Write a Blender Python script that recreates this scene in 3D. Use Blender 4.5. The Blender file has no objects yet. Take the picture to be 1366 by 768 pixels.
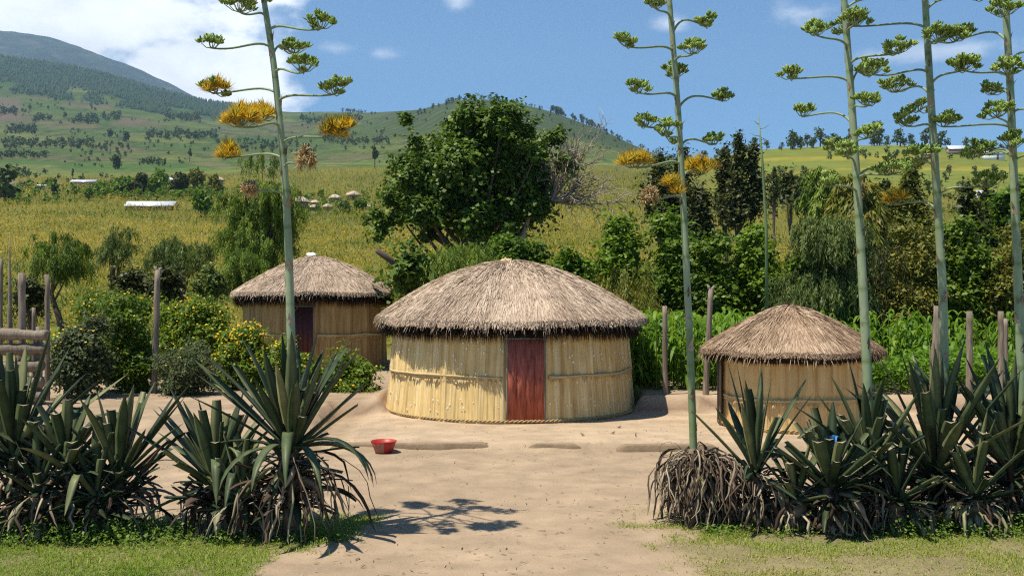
import bpy, math, random
import numpy as np
R = math.radians
scene = bpy.context.scene
C = scene.collection
F = 1328.0            # focal length in photo pixels (35 mm)
CAMZ = 2.7
# ------------------------------------------------------------------ camera, sky, sun, exposure
cam_d = bpy.data.cameras.new('camera'); cam = bpy.data.objects.new('camera', cam_d); C.objects.link(cam)
cam.location = (0, 0, CAMZ); cam.rotation_euler = (R(90), 0, 0)
cam_d.sensor_width = 36; cam_d.lens = F / 1366 * 36; cam_d.shift_y = 6 / 1366
cam_d.clip_start = 0.1; cam_d.clip_end = 40000
scene.camera = cam
SUN_EL, SUN_AZ = 68.0, 29.0                       # azimuth: from the left (-X), turned towards the camera
to_sun = np.array([-math.cos(R(SUN_EL)) * math.cos(R(SUN_AZ)), -math.cos(R(SUN_EL)) * math.sin(R(SUN_AZ)), math.sin(R(SUN_EL))])
sd = bpy.data.lights.new('sun', 'SUN'); sun = bpy.data.objects.new('sun', sd); C.objects.link(sun)
sd.energy = 4.9; sd.angle = R(0.5); sd.color = (1.0, 0.93, 0.80)
from mathutils import Vector
sun.rotation_euler = Vector(-to_sun).to_track_quat('-Z', 'Y').to_euler()
sun.location = (-20, -10, 60)
scene.view_settings.view_transform = 'Standard'; scene.view_settings.look = 'None'
scene.view_settings.exposure = 0.62; scene.view_settings.gamma = 1.0
scene.view_settings.use_curve_mapping = False
scene.cycles.use_denoising = False; scene.cycles.use_adaptive_sampling = False; scene.cycles.filter_width = 1.2
scene.cycles.max_bounces = 7; scene.cycles.diffuse_bounces = 3; scene.cycles.transparent_max_bounces = 4
scene.cycles.volume_bounces = 0

world = bpy.data.worlds.new('World'); scene.world = world; world.use_nodes = True
wt = world.node_tree; wt.nodes.clear()
def wn(t, **k):
    n = wt.nodes.new(t)
    for a, b in k.items(): setattr(n, a, b)
    return n
def wl(a, b): wt.links.new(a, b)
def wmath(op, a, b=None, c=None):
    n = wn('ShaderNodeMath', operation=op)
    for i, v in enumerate((a, b, c)):
        if v is None: continue
        if isinstance(v, (int, float)): n.inputs[i].default_value = v
        else: wl(v, n.inputs[i])
    return n.outputs[0]
wout = wn('ShaderNodeOutputWorld'); bg = wn('ShaderNodeBackground'); bg.inputs[1].default_value = 0.064
sky = wn('ShaderNodeTexSky', sky_type='NISHITA'); sky.sun_disc = False
sky.sun_elevation = R(SUN_EL); sky.sun_rotation = math.atan2(to_sun[0], to_sun[1])
sky.altitude = 1600; sky.air_density = 0.9; sky.dust_density = 0.0; sky.ozone_density = 2.0
skyc = wn('ShaderNodeMix', data_type='RGBA', blend_type='MULTIPLY'); skyc.inputs[0].default_value = 1.0
wl(sky.outputs[0], skyc.inputs[6]); skyc.inputs[7].default_value = (0.84, 1.32, 1.58, 1)
tc = wn('ShaderNodeTexCoord'); sep = wn('ShaderNodeSeparateXYZ'); wl(tc.outputs['Generated'], sep.inputs[0])
az = wmath('ARCTAN2', sep.outputs[0], sep.outputs[1]); el = wmath('ARCSINE', sep.outputs[2])
cv = wn('ShaderNodeCombineXYZ'); wl(az, cv.inputs[0]); wl(wmath('MULTIPLY', el, 1.7), cv.inputs[1])
def wnoise(scale, detail, rough=0.55, off=0.0):
    n = wn('ShaderNodeTexNoise'); n.inputs['Scale'].default_value = scale; n.inputs['Detail'].default_value = detail
    n.inputs['Roughness'].default_value = rough
    m = wn('ShaderNodeMapping'); m.inputs['Location'].default_value = (off, off * .7, off * .3); wl(cv.outputs[0], m.inputs[0]); wl(m.outputs[0], n.inputs[0])
    return n.outputs['Fac']
def bump_at(a0, e0, sa, se):
    d = wmath('ADD', wmath('POWER', wmath('DIVIDE', wmath('SUBTRACT', az, a0), sa), 2.0), wmath('POWER', wmath('DIVIDE', wmath('SUBTRACT', el, e0), se), 2.0))
    return wmath('SUBTRACT', 1.0, wmath('SQRT', d))
nz1 = wnoise(6.5, 9.0, 0.6, 3.1); nz2 = wnoise(15.0, 8.0, 0.6, 8.3)
big = wmath('MAXIMUM', bump_at(-0.46, 0.275, 0.20, 0.125), bump_at(-0.315, 0.195, 0.10, 0.06)); big = wmath('MAXIMUM', big, bump_at(-0.27, 0.305, 0.09, 0.03))
big = wmath('MAXIMUM', big, bump_at(-0.80, 0.33, 0.4, 0.16))
cl = wmath('ADD', wmath('MULTIPLY', big, 1.5), wmath('MULTIPLY', wmath('SUBTRACT', nz1, 0.5), 3.6))
mr = wn('ShaderNodeMapRange', interpolation_type='SMOOTHSTEP'); mr.inputs[1].default_value = -0.12; mr.inputs[2].default_value = 0.55
wl(cl, mr.inputs[0])
wisp = bump_at(0.285, 0.262, 0.040, 0.016)
for q in ((-0.172, 0.236, 0.030, 0.013), (-0.132, 0.233, 0.03, 0.010), (-0.255, 0.25, 0.06, 0.05), (-0.055, 0.285, 0.02, 0.012), (0.42, 0.22, 0.10, 0.012), (0.16, 0.26, 0.03, 0.012)):
    wisp = wmath('MAXIMUM', wisp, bump_at(*q))
wv = wmath('ADD', wisp, wmath('MULTIPLY', wmath('SUBTRACT', nz2, 0.5), 2.8))
mr2 = wn('ShaderNodeMapRange', interpolation_type='SMOOTHSTEP'); mr2.inputs[1].default_value = 0.05; mr2.inputs[2].default_value = 1.3; mr2.inputs[4].default_value = 0.55
wl(wv, mr2.inputs[0])
mask = wmath('MAXIMUM', mr.outputs[0], mr2.outputs[0])
shade = wn('ShaderNodeMapRange'); shade.inputs[1].default_value = 0.32; shade.inputs[2].default_value = 0.66; shade.inputs[3].default_value = 11.5; shade.inputs[4].default_value = 19
wl(wmath('ADD', wmath('MULTIPLY', nz1, .55), wmath('MULTIPLY', wnoise(11.0, 9.0, 0.62, 1.7), .45)), shade.inputs[0])
ccol = wn('ShaderNodeVectorMath', operation='SCALE'); ccol.inputs[0].default_value = (0.97, 0.985, 1.02); wl(shade.outputs[0], ccol.inputs['Scale'])
cmix = wn('ShaderNodeMix', data_type='RGBA'); wl(mask, cmix.inputs[0]); wl(skyc.outputs[2], cmix.inputs[6]); wl(ccol.outputs[0], cmix.inputs[7])
wl(cmix.outputs[2], bg.inputs[0]); wl(bg.outputs[0], wout.inputs[0])

# ------------------------------------------------------------------ helpers
def at(px, py, Y): return np.array([(px - 683) / F * Y, Y, CAMZ + (390 - py) / F * Y])
def hash2(i, j, s):
    h = np.sin(i * 127.1 + j * 311.7 + s * 74.7) * 43758.5453
    return h - np.floor(h)
def vnoise(x, y, s=0):
    x = np.asarray(x, float); y = np.asarray(y, float)
    i = np.floor(x); j = np.floor(y); u = x - i; v = y - j
    u = u * u * (3 - 2 * u); v = v * v * (3 - 2 * v)
    return (hash2(i, j, s) * (1 - u) + hash2(i + 1, j, s) * u) * (1 - v) + (hash2(i, j + 1, s) * (1 - u) + hash2(i + 1, j + 1, s) * u) * v
def fbm(x, y, s=0, o=4):
    t = 0; a = .5; w = 0
    for k in range(o):
        t = t + a * vnoise(x * 2 ** k, y * 2 ** k, s + k * 7); w += a; a *= .5
    return t / w
def sstep(a, b, x):
    t = np.clip((x - a) / (b - a), 0, 1); return t * t * (3 - 2 * t)
def unit(v):
    v = np.asarray(v, float); return v / (np.linalg.norm(v, axis=-1, keepdims=True) + 1e-12)

class G:
    def __init__(s): s.V = []; s.Q = []; s.T = []; s.t = []; s.mq = []; s.mt = []; s.n = 0; s.uv = []
    def add(s, V, Q=None, T=None, tint=0.5, mat=0, uv=None):
        V = np.asarray(V, float).reshape(-1, 3); n = len(V)
        s.V.append(V); s.t.append(np.broadcast_to(np.asarray(tint, float), (n,)))
        s.uv.append(np.zeros((n, 2)) if uv is None else np.asarray(uv, float))
        if Q is not None and len(Q):
            Q = np.asarray(Q, int).reshape(-1, 4); s.Q.append(Q + s.n); s.mq.append(np.full(len(Q), mat))
        if T is not None and len(T):
            T = np.asarray(T, int).reshape(-1, 3); s.T.append(T + s.n); s.mt.append(np.full(len(T), mat))
        s.n += n
        return s
    def build(s, name, mats, root=None, smooth=False, label=None, uv=False):
        V = np.concatenate(s.V) if s.V else np.zeros((0, 3))
        q = root
        while q is not None: V = V - np.array(q.location); q = q.parent
        Q = np.concatenate(s.Q) if s.Q else np.zeros((0, 4), int); T = np.concatenate(s.T) if s.T else np.zeros((0, 3), int)
        me = bpy.data.meshes.new(name)
        me.vertices.add(len(V)); me.vertices.foreach_set('co', V.astype(np.float32).ravel())
        li = np.concatenate([Q.ravel(), T.ravel()]).astype(np.int32)
        me.loops.add(len(li)); me.loops.foreach_set('vertex_index', li)
        np_ = len(Q) + len(T); me.polygons.add(np_)
        ls = np.concatenate([np.arange(len(Q)) * 4, len(Q) * 4 + np.arange(len(T)) * 3]).astype(np.int32)
        me.polygons.foreach_set('loop_start', ls)
        mi = np.concatenate([np.concatenate(s.mq) if s.mq else np.zeros(0), np.concatenate(s.mt) if s.mt else np.zeros(0)]).astype(np.int32)
        if not isinstance(mats, (list, tuple)): mats = [mats]
        for m in mats: me.materials.append(m)
        me.polygons.foreach_set('material_index', mi)
        if smooth: me.polygons.foreach_set('use_smooth', np.ones(np_, bool))
        a = me.attributes.new('tint', 'FLOAT', 'POINT'); a.data.foreach_set('value', np.concatenate(s.t).astype(np.float32))
        if uv:
            U = np.concatenate(s.uv)[li]; l = me.uv_layers.new(name='UVMap'); l.data.foreach_set('uv', U.astype(np.float32).ravel())
        me.update(calc_edges=True); me.validate()
        o = bpy.data.objects.new(name, me); C.objects.link(o)
        if root is not None: o.parent = root
        if label: o['label'] = label
        return o
def tag(o, label, cat, group=None):
    o['label'] = label; o['category'] = cat
    if group: o['group'] = group
    return o
def thing(name, loc, label, cat, group=None):
    o = bpy.data.objects.new(name, None); C.objects.link(o); o.location = [float(v) for v in loc]; o.empty_display_size = .2
    return tag(o, label, cat, group)
def kind(o, k): o['kind'] = k; return o

def tube(g, path, rad, sides=8, tint=0.5, mat=0, caps=True, squash=1.0):
    P = np.asarray(path, float); n = len(P); rad = np.broadcast_to(np.asarray(rad, float), (n,))
    D = unit(np.gradient(P, axis=0)); ref = np.array([0, 0, 1.0]) if abs(D[0][2]) < .9 else np.array([1.0, 0, 0])
    A = np.zeros((n, 3)); prev = ref
    for i in range(n):
        a = prev - D[i] * np.dot(prev, D[i])
        if np.linalg.norm(a) < 1e-6: a = np.cross(D[i], [0.3, 0.5, 0.8])
        A[i] = a / np.linalg.norm(a); prev = A[i]
    B = np.cross(D, A); th = np.arange(sides) * 2 * np.pi / sides
    V = P[:, None] + rad[:, None, None] * (np.cos(th)[None, :, None] * A[:, None] + squash * np.sin(th)[None, :, None] * B[:, None])
    i, j = np.meshgrid(np.arange(n - 1), np.arange(sides), indexing='ij'); j2 = (j + 1) % sides
    Q = np.stack([i * sides + j, i * sides + j2, (i + 1) * sides + j2, (i + 1) * sides + j], -1).reshape(-1, 4)
    V = V.reshape(-1, 3); T = []
    if caps:
        V = np.concatenate([V, P[:1], P[-1:]]); c0 = n * sides
        for k in range(sides):
            k2 = (k + 1) % sides
            T.append((c0, k2, k)); T.append((c0 + 1, (n - 1) * sides + k, (n - 1) * sides + k2))
    t = np.broadcast_to(np.asarray(tint, float), (n,)) if np.ndim(tint) else np.full(n, tint)
    tt = np.repeat(t, sides)
    if caps: tt = np.concatenate([tt, t[:1], t[-1:]])
    g.add(V, Q, T, tt, mat); return g
def box(g, c, size, tint=.5, mat=0, rz=0.0):
    x, y, z = np.array(size) / 2
    V = np.array([[-x, -y, -z], [x, -y, -z], [x, y, -z], [-x, y, -z], [-x, -y, z], [x, -y, z], [x, y, z], [-x, y, z]])
    ca, sa = math.cos(rz), math.sin(rz); V = np.stack([V[:, 0] * ca - V[:, 1] * sa, V[:, 0] * sa + V[:, 1] * ca, V[:, 2]], -1) + np.array(c)
    g.add(V, [[0, 3, 2, 1], [4, 5, 6, 7], [0, 1, 5, 4], [1, 2, 6, 5], [2, 3, 7, 6], [3, 0, 4, 7]], None, tint, mat)
def leaves(g, P, D, N, L, W, tint, mat=0, fold=0.0, mid=.45):
    n = len(P); D = unit(D); S = unit(np.cross(D, N)); N2 = np.cross(S, D)
    L = np.broadcast_to(np.asarray(L, float), (n,))[:, None]; W = np.broadcast_to(np.asarray(W, float), (n,))[:, None]
    m = P + D * L * mid + N2 * W * fold
    V = np.stack([P, m + S * W / 2, P + D * L, m - S * W / 2], 1).reshape(-1, 3)
    g.add(V, np.arange(n * 4).reshape(-1, 4), None, np.repeat(np.broadcast_to(tint, (n,)), 4), mat)
def rdir(rng, n): return unit(rng.normal(size=(n, 3)))
def blades(g, P, D, L, W, bend, tint, k=3, mat=0, side=None, rng=None):
    """n curved flat blades; D start direction, sagging by bend towards -z"""
    n = len(P); D = unit(D); L = np.broadcast_to(np.asarray(L, float), (n,)); W = np.broadcast_to(np.asarray(W, float), (n,)); bend = np.broadcast_to(np.asarray(bend, float), (n,))
    S = unit(np.cross(D, np.array([0, 0, 1.0]) + 1e-3)) if side is None else side
    t = np.linspace(0, 1, k + 1); pts = P[:, None] + D[:, None] * (L[:, None] * t)[..., None]
    pts[:, :, 2] -= (bend * L)[:, None] * t ** 2
    wf = np.array([.6] + [1.0] * (k - 1) + [0.08]) if k > 1 else np.array([1, .1])
    w = W[:, None] * wf[None] / 2
    V = np.stack([pts + S[:, None] * w[..., None], pts - S[:, None] * w[..., None]], 2).reshape(-1, 3)
    b = (np.arange(n) * (k + 1) * 2)[:, None] + (np.arange(k) * 2)[None]
    Q = np.stack([b, b + 1, b + 3, b + 2], -1).reshape(-1, 4)
    g.add(V, Q, None, np.repeat(np.broadcast_to(tint, (n,)), (k + 1) * 2), mat)

# ------------------------------------------------------------------ materials
def newmat(name):
    m = bpy.data.materials.new(name); m.use_nodes = True; nt = m.node_tree; nt.nodes.clear()
    out = nt.nodes.new('ShaderNodeOutputMaterial'); return m, nt, out
def ramp(nt, src, cols, pos=None):
    r = nt.nodes.new('ShaderNodeValToRGB'); e = r.color_ramp.elements; n = len(cols)
    pos = pos or [i / (n - 1) for i in range(n)]
    e[0].position = pos[0]; e[0].color = (*cols[0], 1); e[1].position = pos[-1]; e[1].color = (*cols[-1], 1)
    for p, c in list(zip(pos, cols))[1:-1]: x = e.new(p); x.color = (*c, 1)
    nt.links.new(src, r.inputs[0]); return r.outputs[0]
def attr(nt, name='tint'):
    a = nt.nodes.new('ShaderNodeAttribute'); a.attribute_name = name; return a
def noise_node(nt, scale, detail=4, rough=.55, vec='Object', stretch=None):
    tcn = nt.nodes.new('ShaderNodeTexCoord'); mp = nt.nodes.new('ShaderNodeMapping')
    nt.links.new(tcn.outputs[vec], mp.inputs[0])
    if stretch: mp.inputs['Scale'].default_value = stretch
    n = nt.nodes.new('ShaderNodeTexNoise'); n.inputs['Scale'].default_value = scale; n.inputs['Detail'].default_value = detail; n.inputs['Roughness'].default_value = rough
    nt.links.new(mp.outputs[0], n.inputs[0]); return n.outputs['Fac']
def m_math(nt, op, a, b):
    n = nt.nodes.new('ShaderNodeMath'); n.operation = op
    for i, v in enumerate((a, b)):
        if isinstance(v, (int, float)): n.inputs[i].default_value = v
        else: nt.links.new(v, n.inputs[i])
    return n.outputs[0]
def mulcol(nt, col, fac, lo, hi):
    mr = nt.nodes.new('ShaderNodeMapRange'); mr.inputs[1].default_value = .25; mr.inputs[2].default_value = .75; mr.inputs[3].default_value = lo; mr.inputs[4].default_value = hi
    nt.links.new(fac, mr.inputs[0]); v = nt.nodes.new('ShaderNodeVectorMath'); v.operation = 'SCALE'
    nt.links.new(col, v.inputs[0]); nt.links.new(mr.outputs[0], v.inputs['Scale']); return v.outputs[0]
def foliage(name, cols, trans=.28, rough=.5, spec=.35, gain=1.5):
    spec *= .6; rough = max(rough, .5)
    m, nt, out = newmat(name); col = ramp(nt, attr(nt).outputs['Fac'], cols)
    p = nt.nodes.new('ShaderNodeBsdfPrincipled'); nt.links.new(col, p.inputs['Base Color']); p.inputs['Roughness'].default_value = rough; p.inputs['Specular IOR Level'].default_value = spec
    t = nt.nodes.new('ShaderNodeBsdfTranslucent'); v = nt.nodes.new('ShaderNodeVectorMath'); v.operation = 'MULTIPLY'
    nt.links.new(col, v.inputs[0]); v.inputs[1].default_value = (gain * 1.1, gain * 1.15, gain * .6); nt.links.new(v.outputs[0], t.inputs[0])
    mx = nt.nodes.new('ShaderNodeMixShader'); mx.inputs[0].default_value = trans
    nt.links.new(p.outputs[0], mx.inputs[1]); nt.links.new(t.outputs[0], mx.inputs[2]); nt.links.new(mx.outputs[0], out.inputs[0]); return m
def solid(name, cols, rough=.8, spec=.3, nscale=8, stretch=None, lo=.75, hi=1.2, bump=0.0, vec='Object', use='tint'):
    m, nt, out = newmat(name)
    f = noise_node(nt, nscale, 5, .6, vec, stretch)
    src = attr(nt).outputs['Fac'] if use == 'tint' else f
    col = mulcol(nt, ramp(nt, src, cols), f, lo, hi)
    p = nt.nodes.new('ShaderNodeBsdfPrincipled'); nt.links.new(col, p.inputs['Base Color']); p.inputs['Roughness'].default_value = rough; p.inputs['Specular IOR Level'].default_value = spec
    if bump:
        b = nt.nodes.new('ShaderNodeBump'); b.inputs['Strength'].default_value = bump; b.inputs['Distance'].default_value = .02
        nt.links.new(f, b.inputs['Height']); nt.links.new(b.outputs[0], p.inputs['Normal'])
    nt.links.new(p.outputs[0], out.inputs[0]); return m
M = {}
M['bark'] = solid('bark', [(.07, .05, .035), (.16, .12, .09)], .9, .2, 14, (1, 1, .25), .6, 1.3, .5)
M['grey_wood'] = solid('weathered_wood', [(.16, .125, .09), (.35, .285, .215)], .85, .2, 26, (1, 1, .10), .42, 1.35, .8)
M['twig'] = solid('dry_twig', [(.22, .17, .13), (.44, .36, .28)], .9, .2, 20)
M['big_leaf'] = foliage('broad_leaf', [(.024, .045, .006), (.070, .125, .014), (.17, .225, .032)], .22, .40, .35)
M['pepper'] = foliage('pepper_leaf', [(.055, .09, .010), (.12, .18, .018), (.20, .255, .035)], .3, .55)
M['greygreen'] = foliage('grey_green_leaf', [(.05, .075, .016), (.105, .145, .03), (.18, .21, .055)], .25)
M['olive'] = foliage('olive_leaf', [(.06, .07, .010), (.13, .145, .018), (.21, .20, .03), (.19, .12, .03)], .25)
M['vine'] = foliage('vine_leaf', [(.038, .072, .006), (.092, .165, .012), (.185, .25, .024)], .3, .45)
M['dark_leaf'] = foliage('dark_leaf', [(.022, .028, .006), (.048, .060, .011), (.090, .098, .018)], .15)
M['maize'] = foliage('maize_leaf', [(.055, .12, .010), (.11, .205, .016), (.19, .28, .03)], .35, .4)
M['bean'] = foliage('bean_leaf', [(.055, .125, .010), (.11, .21, .016), (.18, .28, .03)], .35, .5)
M['crop'] = foliage('field_crop', [(.045, .085, .007), (.135, .150, .013), (.29, .225, .024), (.42, .30, .08)], .3, .6)
M['bush'] = foliage('flower_bush_leaf', [(.045, .08, .008), (.105, .17, .014), (.19, .25, .028)], .3, .5)
M['bush_grey'] = foliage('grey_bush_leaf', [(.045, .06, .025), (.085, .11, .045), (.13, .15, .07)], .25, .6)
M['petal'] = foliage('yellow_petal', [(.72, .34, .01), (.78, .50, .015), (.70, .54, .03)], .25, .5)
M['grass'] = foliage('grass_blade', [(.08, .15, .012), (.16, .24, .025), (.24, .28, .045), (.38, .31, .13)], .3, .5)
M['weed'] = foliage('weed_leaf', [(.05, .10, .012), (.10, .175, .02), (.17, .235, .035)], .3, .5)
M['far_leaf'] = foliage('far_leaf', [(.026, .046, .012), (.065, .092, .022), (.12, .145, .035)], .1, .7)
M['forest'] = foliage('pine_needles', [(.008, .026, .010), (.016, .042, .015), (.03, .06, .02)], .05, .8)
M['agave'] = solid('agave_leaf', [(.017, .032, .013), (.046, .066, .027), (.10, .122, .052), (.22, .21, .09)], .5, .25, 7, (1, 1, .5), .62, 1.35)
M['stub'] = solid('agave_heart', [(.05, .12, .03), (.10, .20, .05)], .4, .45, 8)
M['dead'] = solid('dead_leaf', [(.035, .022, .014), (.085, .058, .038), (.19, .14, .095), (.38, .31, .21), (.20, .21, .09)], .85, .2, 9, None, .65, 1.25)
def stalk_material():
    m, nt, out = newmat('agave_stalk'); f = noise_node(nt, 9, 5, .6, 'Object', (1, 1, .22)); f2 = noise_node(nt, 6, 4, .65, 'Object', (1, 1, .55))
    c = mulcol(nt, ramp(nt, attr(nt).outputs['Fac'], [(.12, .17, .05), (.225, .285, .15), (.30, .345, .21)]), f, .70, 1.2)
    mr = nt.nodes.new('ShaderNodeMapRange'); mr.inputs[1].default_value = .60; mr.inputs[2].default_value = .68; mr.inputs[4].default_value = .8; nt.links.new(f2, mr.inputs[0])
    mx = nt.nodes.new('ShaderNodeMix'); mx.data_type = 'RGBA'; nt.links.new(mr.outputs[0], mx.inputs[0]); nt.links.new(c, mx.inputs[6]); mx.inputs[7].default_value = (.10, .085, .05, 1)
    p = nt.nodes.new('ShaderNodeBsdfPrincipled'); nt.links.new(mx.outputs[2], p.inputs['Base Color']); p.inputs['Roughness'].default_value = .5; p.inputs['Specular IOR Level'].default_value = .35
    nt.links.new(p.outputs[0], out.inputs[0]); return m
M['stalk'] = stalk_material()
M['bract'] = solid('dry_bract', [(.09, .05, .035), (.24, .15, .10), (.42, .30, .22)], .8, .2, 20)
M['bud'] = foliage('flower_bud', [(.08, .14, .018), (.20, .29, .05), (.38, .46, .13)], .15, .45)
M['stamen'] = foliage('flower_stamen', [(.22, .12, .02), (.50, .29, .018), (.70, .46, .04), (.55, .50, .10)], .2, .6)
M['dry_flower'] = foliage('dry_flower', [(.20, .13, .06), (.42, .30, .16), (.55, .42, .24)], .2, .7)
M['straw'] = foliage('thatch_straw', [(.14, .096, .068), (.35, .262, .190), (.50, .385, .285), (.67, .54, .415)], .08, .7, .2, 1.0)
M['brown_straw'] = foliage('brown_thatch', [(.10, .06, .036), (.24, .16, .10), (.36, .25, .165), (.52, .39, .27)], .08, .7, .2, 1.0)
M['under'] = foliage('shade_dark_thatch', [(.012, .008, .006), (.028, .020, .014), (.060, .044, .030)], .03, .9, .1, 1.0)  # thatch darkened so its colour carries the eave shade
M['tin'] = solid('tin_roof', [(.50, .52, .54), (.62, .63, .64)], .35, .5, 3, None, .85, 1.1)
M['mud'] = solid('mud_wall', [(.20, .13, .08), (.34, .25, .17)], .9, .2, 4)
M['red'] = solid('red_plastic', [(.34, .022, .018), (.42, .04, .03)], .45, .4, 25, None, .75, 1.15)
M['dust'] = solid('dusty_red_plastic', [(.30, .12, .085), (.38, .19, .14)], .75, .3, 18, None, .7, 1.2)
M['white'] = solid('white_plastic', [(.74, .70, .62), (.82, .80, .74)], .5, .4, 10)
M['blue'] = solid('blue_plastic', [(.05, .25, .62), (.12, .38, .75)], .4, .5, 12)
M['bird'] = solid('bird_feather', [(.07, .045, .03), (.20, .14, .09), (.40, .34, .27)], .8, .2, 60)

def wall_material(name='reed_wall', cols=None, fl=.62):
    m, nt, out = newmat(name)
    uvn = nt.nodes.new('ShaderNodeUVMap'); 
    def nz(sx, sy, sc, det=5):
        mp = nt.nodes.new('ShaderNodeMapping'); mp.inputs['Scale'].default_value = (sx, sy, 1); nt.links.new(uvn.outputs[0], mp.inputs[0])
        n = nt.nodes.new('ShaderNodeTexNoise'); n.inputs['Scale'].default_value = sc; n.inputs['Detail'].default_value = det; n.inputs['Roughness'].default_value = .62
        nt.links.new(mp.outputs[0], n.inputs[0]); return n.outputs['Fac']
    fine = nz(34, 1.2, 1.0); sheet = nz(7.5, .30, 1.0, 3); coarse = nz(2.2, .5, 1.0); blot = nz(4, 3, 1.0)
    col = ramp(nt, sheet, cols or [(.42, .25, .085), (.70, .495, .20), (.79, .59, .27), (.87, .73, .45)], [.28, .44, .56, .74])
    col = mulcol(nt, col, fine, fl, 1.18); col = mulcol(nt, col, coarse, .86, 1.08); col = mulcol(nt, col, blot, .88, 1.08)
    p = nt.nodes.new('ShaderNodeBsdfPrincipled'); nt.links.new(col, p.inputs['Base Color']); p.inputs['Roughness'].default_value = .75; p.inputs['Specular IOR Level'].default_value = .2
    b = nt.nodes.new('ShaderNodeBump'); b.inputs['Strength'].default_value = .55; b.inputs['Distance'].default_value = .02
    nt.links.new(fine, b.inputs['Height']); nt.links.new(b.outputs[0], p.inputs['Normal'])
    nt.links.new(p.outputs[0], out.inputs[0]); return m
M['wall'] = wall_material(); M['wall_shaded'] = wall_material('shaded_reed_wall', [(.22, .12, .04), (.40, .25, .09), (.48, .31, .12), (.56, .40, .19)]); M['wall_mud'] = wall_material('smooth_bark_wall', [(.40, .22, .075), (.62, .40, .155), (.68, .46, .195), (.75, .55, .28)], .86)  # rear hut's brown wall colours darkened to stand for its shade
def door_material():
    m, nt, out = newmat('red_door_paint')
    f = noise_node(nt, 9, 6, .65, 'Object', (4, 4, .35)); f2 = noise_node(nt, 3.5, 5, .7, 'Object', (1, 1, .7))
    col = ramp(nt, f, [(.10, .022, .013), (.33, .075, .045), (.44, .13, .078), (.52, .30, .20)], [.25, .45, .62, .85])
    col = mulcol(nt, col, f2, .6, 1.15)
    p = nt.nodes.new('ShaderNodeBsdfPrincipled'); nt.links.new(col, p.inputs['Base Color']); p.inputs['Roughness'].default_value = .6; p.inputs['Specular IOR Level'].default_value = .3
    b = nt.nodes.new('ShaderNodeBump'); b.inputs['Strength'].default_value = .4; b.inputs['Distance'].default_value = .01
    nt.links.new(f, b.inputs['Height']); nt.links.new(b.outputs[0], p.inputs['Normal'])
    nt.links.new(p.outputs[0], out.inputs[0]); return m
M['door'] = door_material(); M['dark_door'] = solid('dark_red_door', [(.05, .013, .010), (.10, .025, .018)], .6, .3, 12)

# ------------------------------------------------------------------ terrain
TY = np.array([34, 45, 60, 90, 130, 180, 300, 450, 600, 900, 1400, 2000, 2700, 3400, 4200, 5400.])
TP = np.array([-700, -300, 0, 130, 250, 340, 450, 560, 620, 700, 800, 890, 1000, 1180, 1366, 1700, 2100.])
near = [480, 427, 393, 352, 320, 298]
TAB = np.array([near + r for r in [
    [272, 252, 240, 222, 195, 155, 112, 75, 45, 85],
    [272, 252, 240, 222, 196, 158, 116, 80, 50, 90],
    [272, 252, 240, 222, 198, 165, 130, 100, 75, 110],
    [272, 251, 239, 221, 198, 168, 137, 116, 97, 130],
    [270, 250, 238, 220, 197, 174, 155, 142, 131, 160],
    [268, 246, 233, 218, 198, 178, 162, 152, 145, 165],
    [267, 243, 227, 217, 197, 173, 155, 150, 160, 170],
    [267, 242, 226, 215, 182, 150, 147, 158, 168, 175],
    [267, 242, 226, 212, 167, 134, 150, 165, 170, 175],
    [267, 242, 226, 213, 172, 141, 160, 170, 175, 180],
    [267, 242, 226, 215, 190, 173, 190, 192, 195, 198],
    [266, 243, 227, 219, 213, 210, 212, 213, 213, 214],
    [262, 226, 202, 207, 212, 213, 214, 214, 214, 214],
    [258, 222, 195, 201, 210, 212, 213, 214, 214, 214],
    [260, 226, 204, 208, 211, 213, 214, 214, 214, 214],
    [262, 232, 215, 216, 217, 217, 217, 217, 217, 217],
    [265, 240, 228, 224, 222, 222, 222, 222, 222, 222]]], float)      # [col][row]
def cr(t): return np.stack([-.5 * t + t ** 2 - .5 * t ** 3, 1 - 2.5 * t ** 2 + 1.5 * t ** 3, .5 * t + 2 * t ** 2 - 1.5 * t ** 3, -.5 * t ** 2 + .5 * t ** 3], 0)
def table(px, Y):
    px = np.clip(px, TP[0], TP[-1] - 1e-6); ly = np.log(np.clip(Y, TY[0], TY[-1] - 1e-3)); LY = np.log(TY)
    i = np.clip(np.searchsorted(TP, px, 'right') - 1, 0, len(TP) - 2); j = np.clip(np.searchsorted(LY, ly, 'right') - 1, 0, len(TY) - 2)
    a = cr((px - TP[i]) / (TP[i + 1] - TP[i])); b = cr((ly - LY[j]) / (LY[j + 1] - LY[j]))
    s = 0
    for u in range(4):
        for v in range(4):
            s = s + a[u] * b[v] * TAB[np.clip(i + u - 1, 0, len(TP) - 1), np.clip(j + v - 1, 0, len(TY) - 1)]
    return s
HUT1 = (-0.03, 22.5, 2.62)
def ledge_mask(X, Y):
    w = .18 * (vnoise(X * 1.1, Y * 1.1, 5) - .5)
    back = sstep(21.60, 21.73, Y + w + .03 * np.abs(X - 1))
    left = sstep(-3.52, -3.66, X + w + .12 * (Y - 19)) * sstep(15.2, 19.6, Y)
    m = np.maximum(back, left)
    d = np.hypot(X - HUT1[0], Y - HUT1[1]); m = m * sstep(2.75, 3.0, np.where(Y < 24, d, 9))
    return m
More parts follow.
